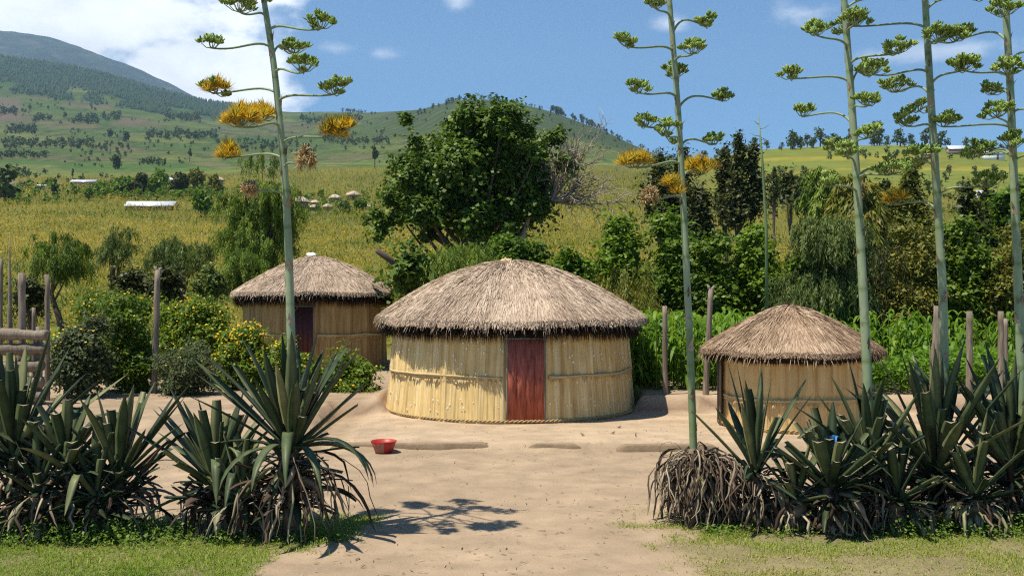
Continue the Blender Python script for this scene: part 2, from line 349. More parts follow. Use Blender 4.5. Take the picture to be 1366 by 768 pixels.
def ground_z(X, Y):
    X = np.asarray(X, float); Y = np.asarray(Y, float); Ys = np.maximum(Y, 1.0)
    zn = .36 * ledge_mask(X, Y) + .10 * sstep(16.95, 17.12, Y + .05 * np.sin(X * 1.7)) * sstep(-3.2, -2.9, X)
    zn = zn + .035 * (fbm(X * .5, Y * .5, 2) - .5) + .012 * (fbm(X * 3, Y * 3, 9, 3) - .5) * sstep(3, 12, Y)
    px = X / Ys * F + 683
    zf = CAMZ + (390 - table(px, Ys)) / F * Ys
    zf = zf + Ys * .0022 * (fbm(px / 70, np.log(Ys) * 9, 3, 4) - .5) * sstep(60, 200, Ys)
    k = sstep(32, 37, Y)
    return zn * (1 - k) + zf * k
def gz(x, y): return float(ground_z(np.array([x]), np.array([y]))[0])
_YS = np.exp(np.linspace(np.log(36), np.log(4300), 1500))
def hit(px, py):
    z = ground_z((px - 683) / F * _YS, _YS); p = 390 - (z - CAMZ) / _YS * F
    k = np.nonzero(p <= py)[0]; k = k[0] if len(k) else int(np.argmin(p))
    Y = _YS[k]; return np.array([(px - 683) / F * Y, Y, z[k]])
ys = np.concatenate([np.linspace(-40, 6, 24)[:-1], np.arange(6, 38, .11), 38 * np.exp(np.arange(0, 5.05, .0185))])
u1 = np.arange(-11, 11, .105); uo = 11 * np.exp(np.arange(0.0, 1.5, .017))
us = np.concatenate([-uo[::-1], u1[1:], uo]); 
UU, YY = np.meshgrid(us, ys); XX = UU * np.where(YY > 40, YY / 40, 1.0)
ZZ = ground_z(XX, YY)
PXg = XX / np.maximum(YY, 1) * F + 683
nr, nc = XX.shape
# zone colours: what the ground is made of, plus shade painted on the ledge face
dirt = np.array([.305, .226, .148]); dirt2 = np.array([.355, .264, .175]); ledge_shade = np.array([.26, .18, .12])
col = np.zeros((nr, nc, 3)) + dirt
n1 = fbm(XX * .35, YY * .35, 11)[..., None]; n2 = fbm(XX * 1.6, YY * 1.6, 12)[..., None]
col = dirt * (1 - n1) + dirt2 * n1
apron = (sstep(16.9, 17.4, YY) * sstep(23, 21.5, YY) * sstep(-3.4, -2.8, XX))[..., None]; col = col * (1 - apron) + np.array([.41, .308, .205]) * apron
col *= (.80 + .36 * n2) * (.9 + .2 * fbm(XX * 5, YY * 5, 14, 3)[..., None])
lm = ledge_mask(XX, YY); face = ((lm > .06) & (lm < .94) & ((YY > 21.3) | (XX > -4.0)))[..., None]; col = np.where(face, ledge_shade * 1.1, col)  # ledge face painted darker to stand for its shade
def grass_mask(X, Y):
    px = X / np.maximum(Y, 1) * F + 683; w = fbm(X * .9, Y * .9, 21) - .5; w2 = fbm(X * 4, Y * 4, 22, 2) - .5
    L = sstep(.25, -.35, X + 1.95 + .55 * (11 - Y) * .6 + w * 1.5 + w2 * .5) * sstep(12.3, 11.2, Y + w) * sstep(8.9, 9.3, Y + w * .4)
    Rr = sstep(1.6, 2.5, X + w * 1.6 + w2 * .8) * sstep(12.9, 12.2, Y + w) 
    return L, Rr
gl, gr = grass_mask(XX, YY)
gm = np.maximum(gl * .85, gr * .6)[..., None]
col = col * (1 - gm) + np.array([.13, .125, .05]) * gm
# field soil
fk = sstep(30, 38, YY)[..., None]
fld = np.array([.13, .125, .022]) * (.75 + .5 * fbm(PXg / 40, np.log(np.maximum(YY, 1)) * 9, 31)[..., None])
col = col * (1 - fk) + fld * fk
# far patchwork
ly = np.log(np.maximum(YY, 1)); cx = PXg / 95 + 1.8 * (fbm(PXg / 110, ly * 5, 41) - .5) + ly * 3; cy = ly * 9 + 3.2 * (fbm(PXg / 130, ly * 3, 42) - .5)
hh = hash2(np.floor(cx), np.floor(cy), 43); 
pal = np.array([[.095, .135, .030], [.13, .155, .038], [.075, .125, .026], [.165, .175, .048], [.11, .14, .034], [.135, .15, .044], [.15, .13, .06]])
patch = pal[np.clip((hh * 7).astype(int), 0, 6)]
edge = np.minimum(np.abs(cx - np.round(cx)), np.abs(cy - np.round(cy))); patch = np.where((edge < .03 + .05 * (hh > .8))[..., None], np.array([.075, .10, .03]), patch)
patch = patch * np.array([.78, .86, .72]) * (.55 + .9 * fbm(PXg / 9, ly * 60, 44, 5)[..., None])
fk2 = sstep(620, 760, YY)[..., None]; col = col * (1 - fk2) + patch * fk2
# brown ploughed slopes high on the left, conifer plantation floor above them, terraces on the central hill
br = (sstep(1900, 2200, YY) * sstep(2900, 2500, YY) * sstep(330, 230, PXg) * sstep(.42, .55, fbm(PXg / 60, ly * 6, 51)))[..., None]
col = col * (1 - br) + np.array([.15, .11, .07]) * br
def forest_mask(px, Y):
    w = (fbm(px / 50, np.log(Y) * 7, 61) - .5)
    return sstep(2650, 2900, Y * (1 + .35 * w) + (px - 150) * .9 * (px < 150) * -1 * .3) * sstep(335, 300, px) * (1 - sstep(.55, .62, fbm(px / 34 + 3, np.log(Y) * 8, 63)) * sstep(3500, 3000, Y))
fdk = (1 - .24 * sstep(800, 1200, YY))[..., None]; col = col * fdk
fm = forest_mask(PXg, np.maximum(YY, 1))[..., None]; col = col * (1 - fm) + np.array([.016, .04, .016]) * fm
ter = (sstep(1250, 1500, YY) * sstep(430, 560, PXg) * sstep(900, 860, PXg))[..., None]
st = (.5 + .5 * np.sin(ZZ * .55 + 4 * fbm(PXg / 40, ly * 6, 66)))[..., None]
tc_ = np.array([.032, .058, .016]) * (1 - st) + np.array([.064, .078, .030]) * st
col = col * (1 - ter) + tc_ * ter * (.75 + .5 * fbm(PXg / 12, ly * 50, 67)[..., None])
# right hill pasture with yellow flowering strips
rh = (sstep(260, 330, YY) * sstep(900, 1000, PXg) * sstep(900, 700, YY))[..., None]
pz = fbm(PXg / 120, ly * 14, 71)[..., None]
pc = np.array([.15, .175, .03]) * (1 - sstep(.45, .6, pz)) + np.array([.23, .215, .032]) * sstep(.45, .65, pz)
col = col * (1 - rh) + pc * rh * (.8 + .4 * fbm(PXg / 14, ly * 60, 72)[..., None])
me = bpy.data.meshes.new('ground')
V = np.stack([XX, YY, ZZ], -1).reshape(-1, 3)
i, j = np.meshgrid(np.arange(nr - 1), np.arange(nc - 1), indexing='ij')
Q = np.stack([i * nc + j, i * nc + j + 1, (i + 1) * nc + j + 1, (i + 1) * nc + j], -1).reshape(-1, 4)
g = G(); g.add(V, Q)
def ground_material():
    m, nt, out = newmat('earth')
    a = attr(nt, 'zone'); f = noise_node(nt, 2.2, 8, .6, 'Object'); f2 = noise_node(nt, 38, 6, .65, 'Object')
    c = mulcol(nt, a.outputs['Color'], f, .80, 1.15); c = mulcol(nt, c, f2, .84, 1.12); c = mulcol(nt, c, noise_node(nt, .7, 5, .6, 'Object', (1, 2.2, 1)), .86, 1.1)
    p = nt.nodes.new('ShaderNodeBsdfPrincipled'); nt.links.new(c, p.inputs['Base Color']); p.inputs['Roughness'].default_value = .95; p.inputs['Specular IOR Level'].default_value = .1
    b = nt.nodes.new('ShaderNodeBump'); b.inputs['Strength'].default_value = .6; b.inputs['Distance'].default_value = .018
    ad = m_math(nt, 'ADD', f2, m_math(nt, 'MULTIPLY', noise_node(nt, 7, 5, .6, 'Object'), 1.6))
    nt.links.new(ad, b.inputs['Height']); nt.links.new(b.outputs[0], p.inputs['Normal']); nt.links.new(p.outputs[0], out.inputs[0]); return m
M['earth'] = ground_material()
gro = g.build('ground', M['earth'], smooth=True); kind(gro, 'structure')
ca = gro.data.color_attributes.new('zone', 'FLOAT_COLOR', 'POINT')
ca.data.foreach_set('color', np.concatenate([np.clip(col, 0, 1), np.ones((nr, nc, 1))], -1).astype(np.float32).ravel())
# cloud-capped mountain far behind
MP = [-1400, -900, -300, 0, 60, 120, 180, 230, 280, 330, 420, 520]; MT = [150, 60, 20, 40, 48, 68, 90, 112, 140, 163, 185, 200]
mp = np.linspace(-1400, 520, 420); mr_ = np.interp(mp, MP, MT)
k = np.array([.25, .5, .25]); 
for _ in range(6): mr_[1:-1] = np.convolve(mr_, k, 'valid')
rows = np.linspace(0, 1, 60)
PP, RRr = np.meshgrid(mp, rows); Ym = 6200 + 3400 * RRr
rise = np.sin(np.clip(RRr / .75, 0, 1) * np.pi / 2) ** 1.0 * (1 - .25 * sstep(.75, 1, RRr))
pym = 215 - (215 - mr_[None]) * rise + 60 * np.abs(fbm(PP / 46 + RRr * 2.5, RRr * 2.2, 81, 5) - .5) * np.sin(np.clip(RRr * 1.25, 0, 1) * np.pi) - 1
Xm = (PP - 683) / F * Ym; Zm = CAMZ + (390 - pym) / F * Ym
g = G(); n0, c0 = Xm.shape
i, j = np.meshgrid(np.arange(n0 - 1), np.arange(c0 - 1), indexing='ij')
g.add(np.stack([Xm, Ym, Zm], -1).reshape(-1, 3), np.stack([i * c0 + j, i * c0 + j + 1, (i + 1) * c0 + j + 1, (i + 1) * c0 + j], -1).reshape(-1, 4))
M['mountain'] = solid('mountain_slope', [(.006, .016, .005), (.018, .028, .014), (.11, .10, .07)], .95, .1, .005, (1, 1, .6), .4, 1.6, 0, 'Object', 'noise')
kind(g.build('mountain', M['mountain'], smooth=True), 'structure')

# haze
def haze():
    g = G(); box(g, (0, 5700, 1290), (26000, 11800, 2840)); m, nt, out = newmat('haze')
    p = nt.nodes.new('ShaderNodeVolumePrincipled'); p.inputs['Color'].default_value = (.50, .74, 1.0, 1); p.inputs['Density'].default_value = 6.5e-5; p.inputs['Anisotropy'].default_value = 0.2
    nt.links.new(p.outputs[0], out.inputs['Volume']); o = g.build('haze', m); kind(o, 'stuff')
haze()

# ------------------------------------------------------------------ round huts
def hut(name, cx, cy, z0, rw, hw, Rr, z_eave, z_apex, pw, seed, label, n_straw, door, rail=True, dots=False, door_frame=True, lean=0.0, straw='straw', door_mat='door', wall='wall'):
    rng = np.random.default_rng(seed)
    root = thing(name, (cx, cy, z0), label, 'hut', 'round thatched huts')
    # wall: bark and reed sheets, folded and uneven
    ns = int(2 * np.pi * rw / .014); nzr = 26
    th = np.linspace(0, 2 * np.pi, ns, endpoint=False); zz = np.linspace(-.05, hw + .25, nzr)
    TH, ZW = np.meshgrid(th, zz); s = TH * rw
    wob = .05 * (fbm(s * .8, ZW * 1.2, seed + 3, 3) - .5)
    sw = s + wob
    slat = np.floor(sw / .16 + .6 * vnoise(sw * 2.1, 0 * sw, seed + 9))
    r = rw + .045 * (hash2(slat, 0 * slat, seed) - .5) + .05 * (vnoise(sw * 5, ZW * .5, seed + 1) - .5) + .022 * (vnoise(sw * 24, ZW * .8, seed + 2) - .5)
    r = r + np.where(ZW > hw * .52 + .05 * (vnoise(sw * 10, 0 * sw, seed + 5) - .5), .022, 0) + .12 * (1 - ZW / hw) * (rw > 2.5) + .04 * (1 - ZW / hw)
    V = np.stack([cx + r * np.cos(TH), cy + r * np.sin(TH), z0 + ZW], -1).reshape(-1, 3)
    i, j = np.meshgrid(np.arange(nzr - 1), np.arange(ns), indexing='ij'); j2 = (j + 1) % ns
    Q = np.stack([i * ns + j, i * ns + j2, (i + 1) * ns + j2, (i + 1) * ns + j], -1).reshape(-1, 4)
    g = G(); g.add(V, Q, None, .5, 0, np.stack([s, ZW], -1).reshape(-1, 2))
    if dots:
        for _ in range(190):
            a = -np.pi / 2 + rng.uniform(-1.45, 1.45); zc = hw * (rng.uniform(.10, .30) if rng.random() < .3 else rng.uniform(.42, .97)); rr = rw + .015 + (.12 * (1 - zc / hw) if rw > 2.5 else 0) + (.022 if zc > hw * .52 else .012) + .02
            q = .011 + .007 * rng.random(); c = np.array([cx + rr * math.cos(a), cy + rr * math.sin(a), z0 + zc])
            nrm = np.array([math.cos(a), math.sin(a), 0]); u = np.array([-math.sin(a), math.cos(a), 0])
            ring = [c + q * (math.cos(k * np.pi / 3) * u + math.sin(k * np.pi / 3) * np.array([0, 0, 1.5])) for k in range(6)]
            g.add(np.array(ring + [c + nrm * q * .8]), None, [(k, (k + 1) % 6, 6) for k in range(6)], .8, 1)
    g.build('wall', [M[wall], M['white']], root, uv=True)
    # horizontal binding stick round the wall
    if rail:
        g = G()
        for a0, a1, dz in rail:
            for st in range(2):
                n = 40; aa = np.linspace(a0 - .0, a1, n); zz_ = z0 + hw * .53 + dz + .02 * st + .035 * (fbm(aa * 3, aa * 0, seed + st + 20, 3) - .5) * 2
                rr = rw + .055 + (.055 if rw > 2.5 else .02) + .012 * st
                tube(g, np.stack([cx + rr * np.cos(aa), cy + rr * np.sin(aa), zz_], -1), .016 + .012 * vnoise(aa * 6, aa * 0, seed), 6, .5 + .3 * st)
            m = int((a1 - a0) * rw / .045); aa = rng.uniform(a0, a1, m)
            rr = rw + .05 + (.055 if rw > 2.5 else .02); P = np.stack([cx + rr * np.cos(aa), cy + rr * np.sin(aa), z0 + hw * .53 + dz - .005 + 0 * aa], -1)
            D = np.stack([np.cos(aa) * .35, np.sin(aa) * .35, -1 + 0 * aa], -1); S = np.stack([-np.sin(aa), np.cos(aa), 0 * aa], -1)
            blades(g, P, D, rng.uniform(.04, .13, m), rng.uniform(.03, .06, m), 0, rng.uniform(.3, .9, m), 2, 0, S)
        g.build('binding_rail', M['reed'], root)
    # twisted fibre edging at the foot of the wall
    g = G()
    for ph in (0, np.pi):
        aa = np.linspace(-np.pi * 1.12, np.pi * .12, 700); t = aa * rw / .085 * 2 * np.pi / 2 + ph
        rr = rw + (.18 if rw > 2.5 else .075) + .012 * np.cos(t)
        tube(g, np.stack([cx + rr * np.cos(aa), cy + rr * np.sin(aa), z0 + .055 + .016 * np.sin(t)], -1), .017, 5, .35)
    g.build('braided_edging', M['reed'], root)
    # door
    a, w, h = door
    fx = np.array([math.cos(a), math.sin(a), 0]); ux = np.array([-math.sin(a), math.cos(a), 0]); rz = math.atan2(ux[1], ux[0])
    dc = np.array([cx, cy, z0]) + fx * (rw + (.15 if rw > 2.5 else .075))
    g = G(); npl = 4
    for k in range(npl):
        x = (k + .5) / npl * w - w / 2; box(g, dc + ux * x + np.array([0, 0, h / 2 + .01]), (w / npl - .004, .035 + .006 * (k % 2), h), .5, 0, rz)
    dr = g.build('door', M[door_mat], root)
    g = G(); box(g, dc + ux * (w * .40) + fx * .03 + np.array([0, 0, h * .52]), (.018, .03, .09), .2, 0, rz); g.build('handle', M['bract'], dr)
    if door_frame:
        g = G()
        for sg in (-1, 1):
            tube(g, [dc + ux * sg * (w / 2 + .018) + fx * .0 + np.array([0, 0, z]) for z in np.linspace(-.02, h + .12, 6)], .021, 7, .4)
        tube(g, [dc + ux * x + np.array([0, 0, h + .035]) for x in (-w / 2 - .06, 0, w / 2 + .06)], .022, 7, .3)
        g.build('door_frame', M['grey_wood'], root)
    # roof core
    H = z_apex - z_eave
    def prof(t): return z_apex - H * np.minimum(t, 1.15) ** pw
    nt_, nr_ = 96, 20; tt = np.linspace(0.001, 1, nr_); th = np.linspace(0, 2 * np.pi, nt_, endpoint=False)
    def wobR(t): return 1 + .022 * np.sin(2 * t + seed) + .016 * np.sin(5 * t + 2 * seed) + .012 * np.sin(11 * t + seed)
    sag = lambda t: .014 * np.sin(3 * t + seed * 1.3) + .012 * np.sin(7 * t + seed)
    RRR, THH = np.meshgrid(tt, th, indexing='ij')
    rad = RRR * Rr * .965 * wobR(THH); Zr = prof(RRR) - .05 + sag(THH) * RRR
    V = np.stack([cx + rad * np.cos(THH) + lean * (1 - RRR), cy + rad * np.sin(THH), Zr], -1).reshape(-1, 3)
    # underside ring lines back to the wall top
    und = [(.975, -.10), (.93, -.15), (.86, -.13)]
    for fr, dz in und:
        V = np.concatenate([V, np.stack([cx + fr * Rr * .96 * np.cos(th), cy + fr * Rr * .96 * np.sin(th), z_eave + dz + sag(th)], -1)])
    rwz = z0 + hw
    V = np.concatenate([V, np.stack([cx + (rw - .06) * np.cos(th), cy + (rw - .06) * np.sin(th), rwz + .12 + 0 * th], -1)])
    nn = nr_ + len(und) + 1
    i, j = np.meshgrid(np.arange(nn - 1), np.arange(nt_), indexing='ij'); j2 = (j + 1) % nt_
    Q = np.stack([i * nt_ + j, (i + 1) * nt_ + j, (i + 1) * nt_ + j2, i * nt_ + j2], -1).reshape(-1, 4)
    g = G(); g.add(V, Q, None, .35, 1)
    # straw laid down the slope, in tufts
    n = n_straw; t0 = np.sqrt(rng.uniform(0.0004, .97, n)); a = rng.uniform(0, 2 * np.pi, n)
    L = rng.uniform(.28, .60, n) * (0.6 + .4 * np.minimum(1, t0 * 2)); da = rng.normal(0, .10, n)
    ca_, sa_ = np.cos(a) * Rr, np.sin(a) * Rr; tuft = fbm(ca_ * 3.2 + t0 * 2, sa_ * 3.2 + t0 * Rr * 1.2, seed + 31, 3)
    K = 3; pts = []; rlen = rng.random(n); Ra = Rr * wobR(a)
    for q in range(K + 1):
        f = q / K; rr = np.minimum(t0 * Ra + L * f * .92, Ra * (1.0 + .035 * rlen)); ang = a + da * L * f / np.maximum(rr, .15)
        over = np.maximum(rr - Ra, 0)
        tq = np.minimum(rr / Ra, 1.06)
        z = prof(np.minimum(tq, 1.0)) + sag(a) * tq - over * (.5 + 1.0 * rlen) + (.012 + .045 * rng.random(n) * f + .05 * (tuft - .5))
        rr2 = rr - over * .55
        pts.append(np.stack([cx + rr2 * np.cos(ang) + lean * (1 - np.minimum(tq, 1)), cy + rr2 * np.sin(ang), z], -1))
    pts = np.stack(pts, 1); S = np.stack([-np.sin(a), np.cos(a), rng.normal(0, .5, n)], -1); S = unit(S)
    W = rng.uniform(.007, .016, n)[:, None] * np.array([.7, 1, .9, .25])[None]
    V = np.stack([pts + S[:, None] * W[..., None] / 2 * 1.6, pts - S[:, None] * W[..., None] / 2 * 1.6], 2).reshape(-1, 3)
    b = (np.arange(n) * (K + 1) * 2)[:, None] + (np.arange(K) * 2)[None]
    Q = np.stack([b, b + 1, b + 3, b + 2], -1).reshape(-1, 4)
    crs = .5 + .5 * np.cos((t0 * Rr + L * .5) * 2 * np.pi / .52 + 1.5 * fbm(ca_ * 1.5, sa_ * 1.5, seed + 35)); wx = fbm(ca_ * .8 * t0 + 5, sa_ * .8 * t0 + 3, seed + 36, 3)
    tn = np.clip(.10 * (crs - .5) + .5 * (wx - .5) + .25 + .5 * rng.random(n) + .5 * (tuft - .5) + .25 * (fbm(ca_ * 1.1, sa_ * 1.1, seed + 33) - .5), 0, 1)
    g.add(V, Q, None, np.repeat(tn, (K + 1) * 2), 0)
    # stray stalks hanging over the eave
    m = n_straw // 60; a = rng.uniform(0, 2 * np.pi, m)
    P = np.stack([cx + Rr * .97 * wobR(a) * np.cos(a), cy + Rr * .97 * wobR(a) * np.sin(a), z_eave + sag(a) + .0 * a], -1)
    D = np.stack([np.cos(a + rng.normal(0, .5, m)) * .8, np.sin(a + rng.normal(0, .5, m)) * .8, -.5 - .5 * rng.random(m)], -1)
    blades(g, P, D, rng.uniform(.06, .22, m), .009, rng.uniform(.2, .7, m), rng.uniform(.5, 1, m), 3, 0)
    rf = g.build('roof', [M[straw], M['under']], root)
    # straw under the lip, coloured dark for the shade there
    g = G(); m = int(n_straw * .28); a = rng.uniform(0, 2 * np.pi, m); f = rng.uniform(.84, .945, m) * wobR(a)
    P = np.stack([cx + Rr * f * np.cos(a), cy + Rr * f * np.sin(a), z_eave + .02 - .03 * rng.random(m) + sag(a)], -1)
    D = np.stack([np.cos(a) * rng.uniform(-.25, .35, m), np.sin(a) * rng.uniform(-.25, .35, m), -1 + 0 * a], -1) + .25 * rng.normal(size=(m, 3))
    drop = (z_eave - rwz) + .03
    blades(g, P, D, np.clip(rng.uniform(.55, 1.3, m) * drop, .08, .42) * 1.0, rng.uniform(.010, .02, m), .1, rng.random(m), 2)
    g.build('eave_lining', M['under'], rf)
    return root, (lambda t: prof(t))
M['reed'] = solid('reed_binding', [(.26, .17, .075), (.46, .34, .16), (.55, .43, .22)], .8, .2, 30, None, .7, 1.2)
PI = np.pi
h1, _ = hut('round_hut', -0.03, 22.5, 0.09, 2.60, 1.70, 3.02, 2.11, 3.40, 1.75, 3,
   'largest round hut in the middle with pale dotted reed wall and bright red door', 40000, (-PI / 2 + .112, .72, 1.66), [(-PI + .25, -PI / 2 - .06, .0), (-PI / 2 + .28, -.1, .02)], True)
h2, _ = hut('round_hut', -6.20, 31.5, 0.36, 2.19, 2.00, 2.62, 2.68, 3.84, 1.5, 5,
   'shaded round hut behind the yellow flower bushes with a white cap on its roof', 24000, (-PI / 2 + .03, .56, 1.9), [(-PI + .3, -PI / 2 - .16, 0), (-PI / 2 + .2, -.1, 0)], False, wall='wall_shaded', door_mat='dark_door')
h3, _ = hut('round_hut', 5.48, 19.6, 0.10, 1.30, 1.33, 1.72, 1.56, 2.45, 1.4, 8,
   'smallest round hut on the right half hidden by agaves, low brown thatch', 20000, (PI - .12, .5, 1.3), [(-PI + .2, -.2, -.12)], False, lean=-.03, straw='brown_straw', door_mat='bark', wall='wall_mud')
def cap(root, x, y, z, m, name, s, seed):
    rng = np.random.default_rng(seed); g = G(); nt_, nr_ = 14, 6
    V = [(x, y, z + s * .55)]
    for q in range(1, nr_):
        for k in range(nt_):
            a = k / nt_ * 2 * PI; r = s * math.sin(q / (nr_ - 1) * PI * .55) * (1 + .18 * rng.normal()); V.append((x + r * math.cos(a) * 1.2, y + r * math.sin(a), z + s * .55 * math.cos(q / (nr_ - 1) * PI * .6) + .02 * rng.normal()))
    T = [(0, 1 + k, 1 + (k + 1) % nt_) for k in range(nt_)]; Q = []
    for q in range(nr_ - 2):
        for k in range(nt_): b = 1 + q * nt_; Q.append((b + k, b + nt_ + k, b + nt_ + (k + 1) % nt_, b + (k + 1) % nt_))
    g.add(V, Q, T, rng.random(len(V))); g.build(name, m, root, smooth=True)
cap(h2, -6.33, 31.4, 3.88, M['white'], 'roof_cap', .13, 2)
cap(h1, -0.12, 22.35, 3.40, M['reed'], 'roof_cap', .11, 4)
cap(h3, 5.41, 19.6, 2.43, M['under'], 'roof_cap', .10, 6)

# low earth kerbs along the front of the swept apron
def earth_kerb(px0, px1, Y, seed, label):
    x0, x1 = (px0 - 683) / F * Y, (px1 - 683) / F * Y; n = max(12, int((x1 - x0) / .08)); g = G(); sec = [(-.085, -.06), (-.084, .10), (-.06, .125), (.05, .122), (.16, .10), (.17, -.06)]
    xs = np.linspace(x0, x1, n); V = []
    for q, x in enumerate(xs):
        e = min(1, min(q, n - 1 - q) / 2 + .25); yb = Y + .03 * math.sin(x * 1.3 + seed)
        for k, (dy, dz) in enumerate(sec):
            w = (float(vnoise(x * 3.1, k * 1.7, seed)) - .5) * .03
            V.append((x, yb + dy * (.5 + .5 * e) + w, max(0, dz * e + w * .7) if dz > 0 else dz))
    m = len(sec); Q = [(a * m + b, (a + 1) * m + b, (a + 1) * m + b + 1, a * m + b + 1) for a in range(n - 1) for b in range(m - 1)]
    T = [(0, k, k + 1) for k in range(1, m - 1)] + [((n - 1) * m, (n - 1) * m + k + 1, (n - 1) * m + k) for k in range(1, m - 1)]
    g.add(V, Q, T, .5); o = g.build('earth_kerb', M['kerb'], smooth=False); kind(o, 'structure'); return o
M['kerb'] = solid('kerb_earth', [(.20, .145, .09), (.27, .20, .13)], .95, .1, 10, None, .8, 1.15, .5)  # earth colour darkened to stand for shade on the kerb fronts
earth_kerb(440, 656, 17.12, 1, ''); earth_kerb(702, 778, 17.05, 2, ''); earth_kerb(822, 960, 16.95, 3, '')

# red basin with a broken rim
def basin():
    base = at(512, 603, 16.75); base[2] = gz(base[0], base[1]) + .003
    root = thing('plastic_basin', base, 'dusty red plastic basin with a broken rim on the bare earth', 'basin')
    g = G(); prof = [(.0, .012), (.125, .012), (.13, 0), (.145, .01), (.185, .12), (.205, .185), (.213, .19), (.213, .20), (.196, .20), (.178, .125), (.135, .025), (.0, .022)]
    nt_ = 48; V = []
    for r, z in prof:
        for k in range(nt_):
            a = k / nt_ * 2 * PI; zz = z
            if -2.75 < (a - 2 * PI if a > PI else a) < -1.75 and z > .14: zz = .15 + (z - .14) * .15 + .008 * math.sin(9 * a)
            V.append((base[0] + r * math.cos(a), base[1] + r * math.sin(a), base[2] + zz))
    Q = [(q * nt_ + k, q * nt_ + (k + 1) % nt_, (q + 1) * nt_ + (k + 1) % nt_, (q + 1) * nt_ + k) for q in range(len(prof) - 1) for k in range(nt_)]
    V = np.array(V); g.add(V, Q, None, .5)
    o = g.build('bowl', [M['red'], M['dust']], root, smooth=True)
    # dust dried on the lower outside of the left half
    mi = np.zeros(len(Q), np.int32)
    for n_, q in enumerate(Q):
        if 3 <= n_ // nt_ <= 4: mi[n_] = 1 if 20 < n_ % nt_ < 37 else 0
    o.data.polygons.foreach_set('material_index', mi)
    g = G(); aa = np.linspace(-1.72, 3.5, 40); tube(g, np.stack([base[0] + .212 * np.cos(aa), base[1] + .212 * np.sin(aa), base[2] + .197 + 0 * aa], -1), .009, 6, .9)
    g.build('rim', M['red'], root, smooth=True)
basin()

# ------------------------------------------------------------------ posts and the log pen
def post(px, top, foot, Y, w, label, lean=0.0, seed=0, point=False, group='weathered fence posts', fork=False):
    x = (px - 683) / F * Y; z0 = gz(x, Y); zt = CAMZ + (390 - top) / F * Y; r = w / F * Y / 2 * .88
    g = G(); rng = np.random.default_rng(seed + 50); n = 12; f = np.linspace(0, 1, n)
    path = np.stack([x + lean * (f) + .005 * rng.normal(size=n), Y + .005 * rng.normal(size=n), z0 - .2 + (zt - z0 + .2) * f], -1)
    rad = r * (1.08 - .2 * f + .03 * rng.normal(size=n)); 
    if point: rad = rad * np.minimum(1, (1 - f) * 1.5 + .12)
    tube(g, path, rad, 9, .4 + .15 * np.sin(f * 7 + seed))
    if fork:
        tube(g, [path[-1] + (-.3 * r, 0, -.05), path[-1] + (-.8 * r, 0, .05), path[-1] + (-1.25 * r, 0, .085)], [r * .6, r * .5, r * .15], 6, .6)
        tube(g, [path[-1] + (.3 * r, 0, -.05), path[-1] + (.8 * r, 0, .03), path[-1] + (1.2 * r, 0, .06)], [r * .6, r * .5, r * .15], 6, .6)
    o = g.build('wooden_post', M['grey_wood']); tag(o, label, 'post', group)
post(205, 360, 508, 23.3, 10, 'lone leaning grey post with a notched top in front of the yellow flower bushes', .10, 1, fork=True)
post(13, 313, 520, 21.3, 9, 'tallest pointed grey stake behind the log pen', .0, 2, True)
post(29, 364, 520, 21.1, 12, 'thick blunt grey post behind the log pen, left of the thinner brown post', .0, 3)
post(63, 366, 510, 21.6, 8, 'thin brownish post at the right end of the log pen', .0, 4)
post(1, 345, 520, 21.4, 6, 'thin stake cut by the left edge of the picture behind the log pen', .0, 5)
post(45, 410, 520, 21.8, 6, 'short thin stake in the middle of the log pen', .0, 6)
post(887, 408, 531, 21.9, 8, 'straight grey post beside the largest hut in front of green maize', .0, 7)
post(941, 385, 528, 21.9, 9, 'taller grey post with a split top beside the smallest hut', .12, 8, fork=True)
post(1243, 408, 560, 20.5, 13, 'leaning grey post directly behind the fourth agave flower stalk', .12, 9)
post(1293, 415, 560, 20.8, 10, 'straight pale grey post between the two rightmost agave stalks', .0, 10)
post(1335, 415, 560, 20.9, 9, 'right hand grey post just left of the last agave stalk', .0, 11)
post(1343, 425, 560, 22.4, 7, 'thinner grey post touching the right hand post behind the agaves', -.02, 12)
pen = thing('log_pen', (-11.2, 21.0, gz(-11.2, 21)), 'stacked grey log pen wall at the left edge above the agaves', 'pen')
rng = np.random.default_rng(77)
for k in range(5):
    z = gz(-11, 21) + .16 + .325 * k; n = 44; xs = np.linspace(-13.6 + rng.uniform(-.3, .3), -9.72 + rng.uniform(-.12, .05), n); g = G()
    tube(g, np.stack([xs, 20.75 + .03 * np.sin(xs * 2 + k), z + .02 * np.sin(xs * 1.7 + 2 * k) + .003 * rng.normal(size=n)], -1), .112 + .010 * np.sin(xs * 5 + k) + .004 * rng.normal(size=n), 10, .25 + .2 * np.sin(xs * 1.3 + 2 * k)); g.build('log', M['grey_wood'], pen)
for x in (-12.6, -11.2, -9.95):
    g = G(); tube(g, [(x, 20.95 + .2 * (x < -12), gz(-11, 21) + z) for z in np.linspace(-.1, 1.62, 5)], .07, 8, .25); g.build('upright', M['grey_wood'], pen)

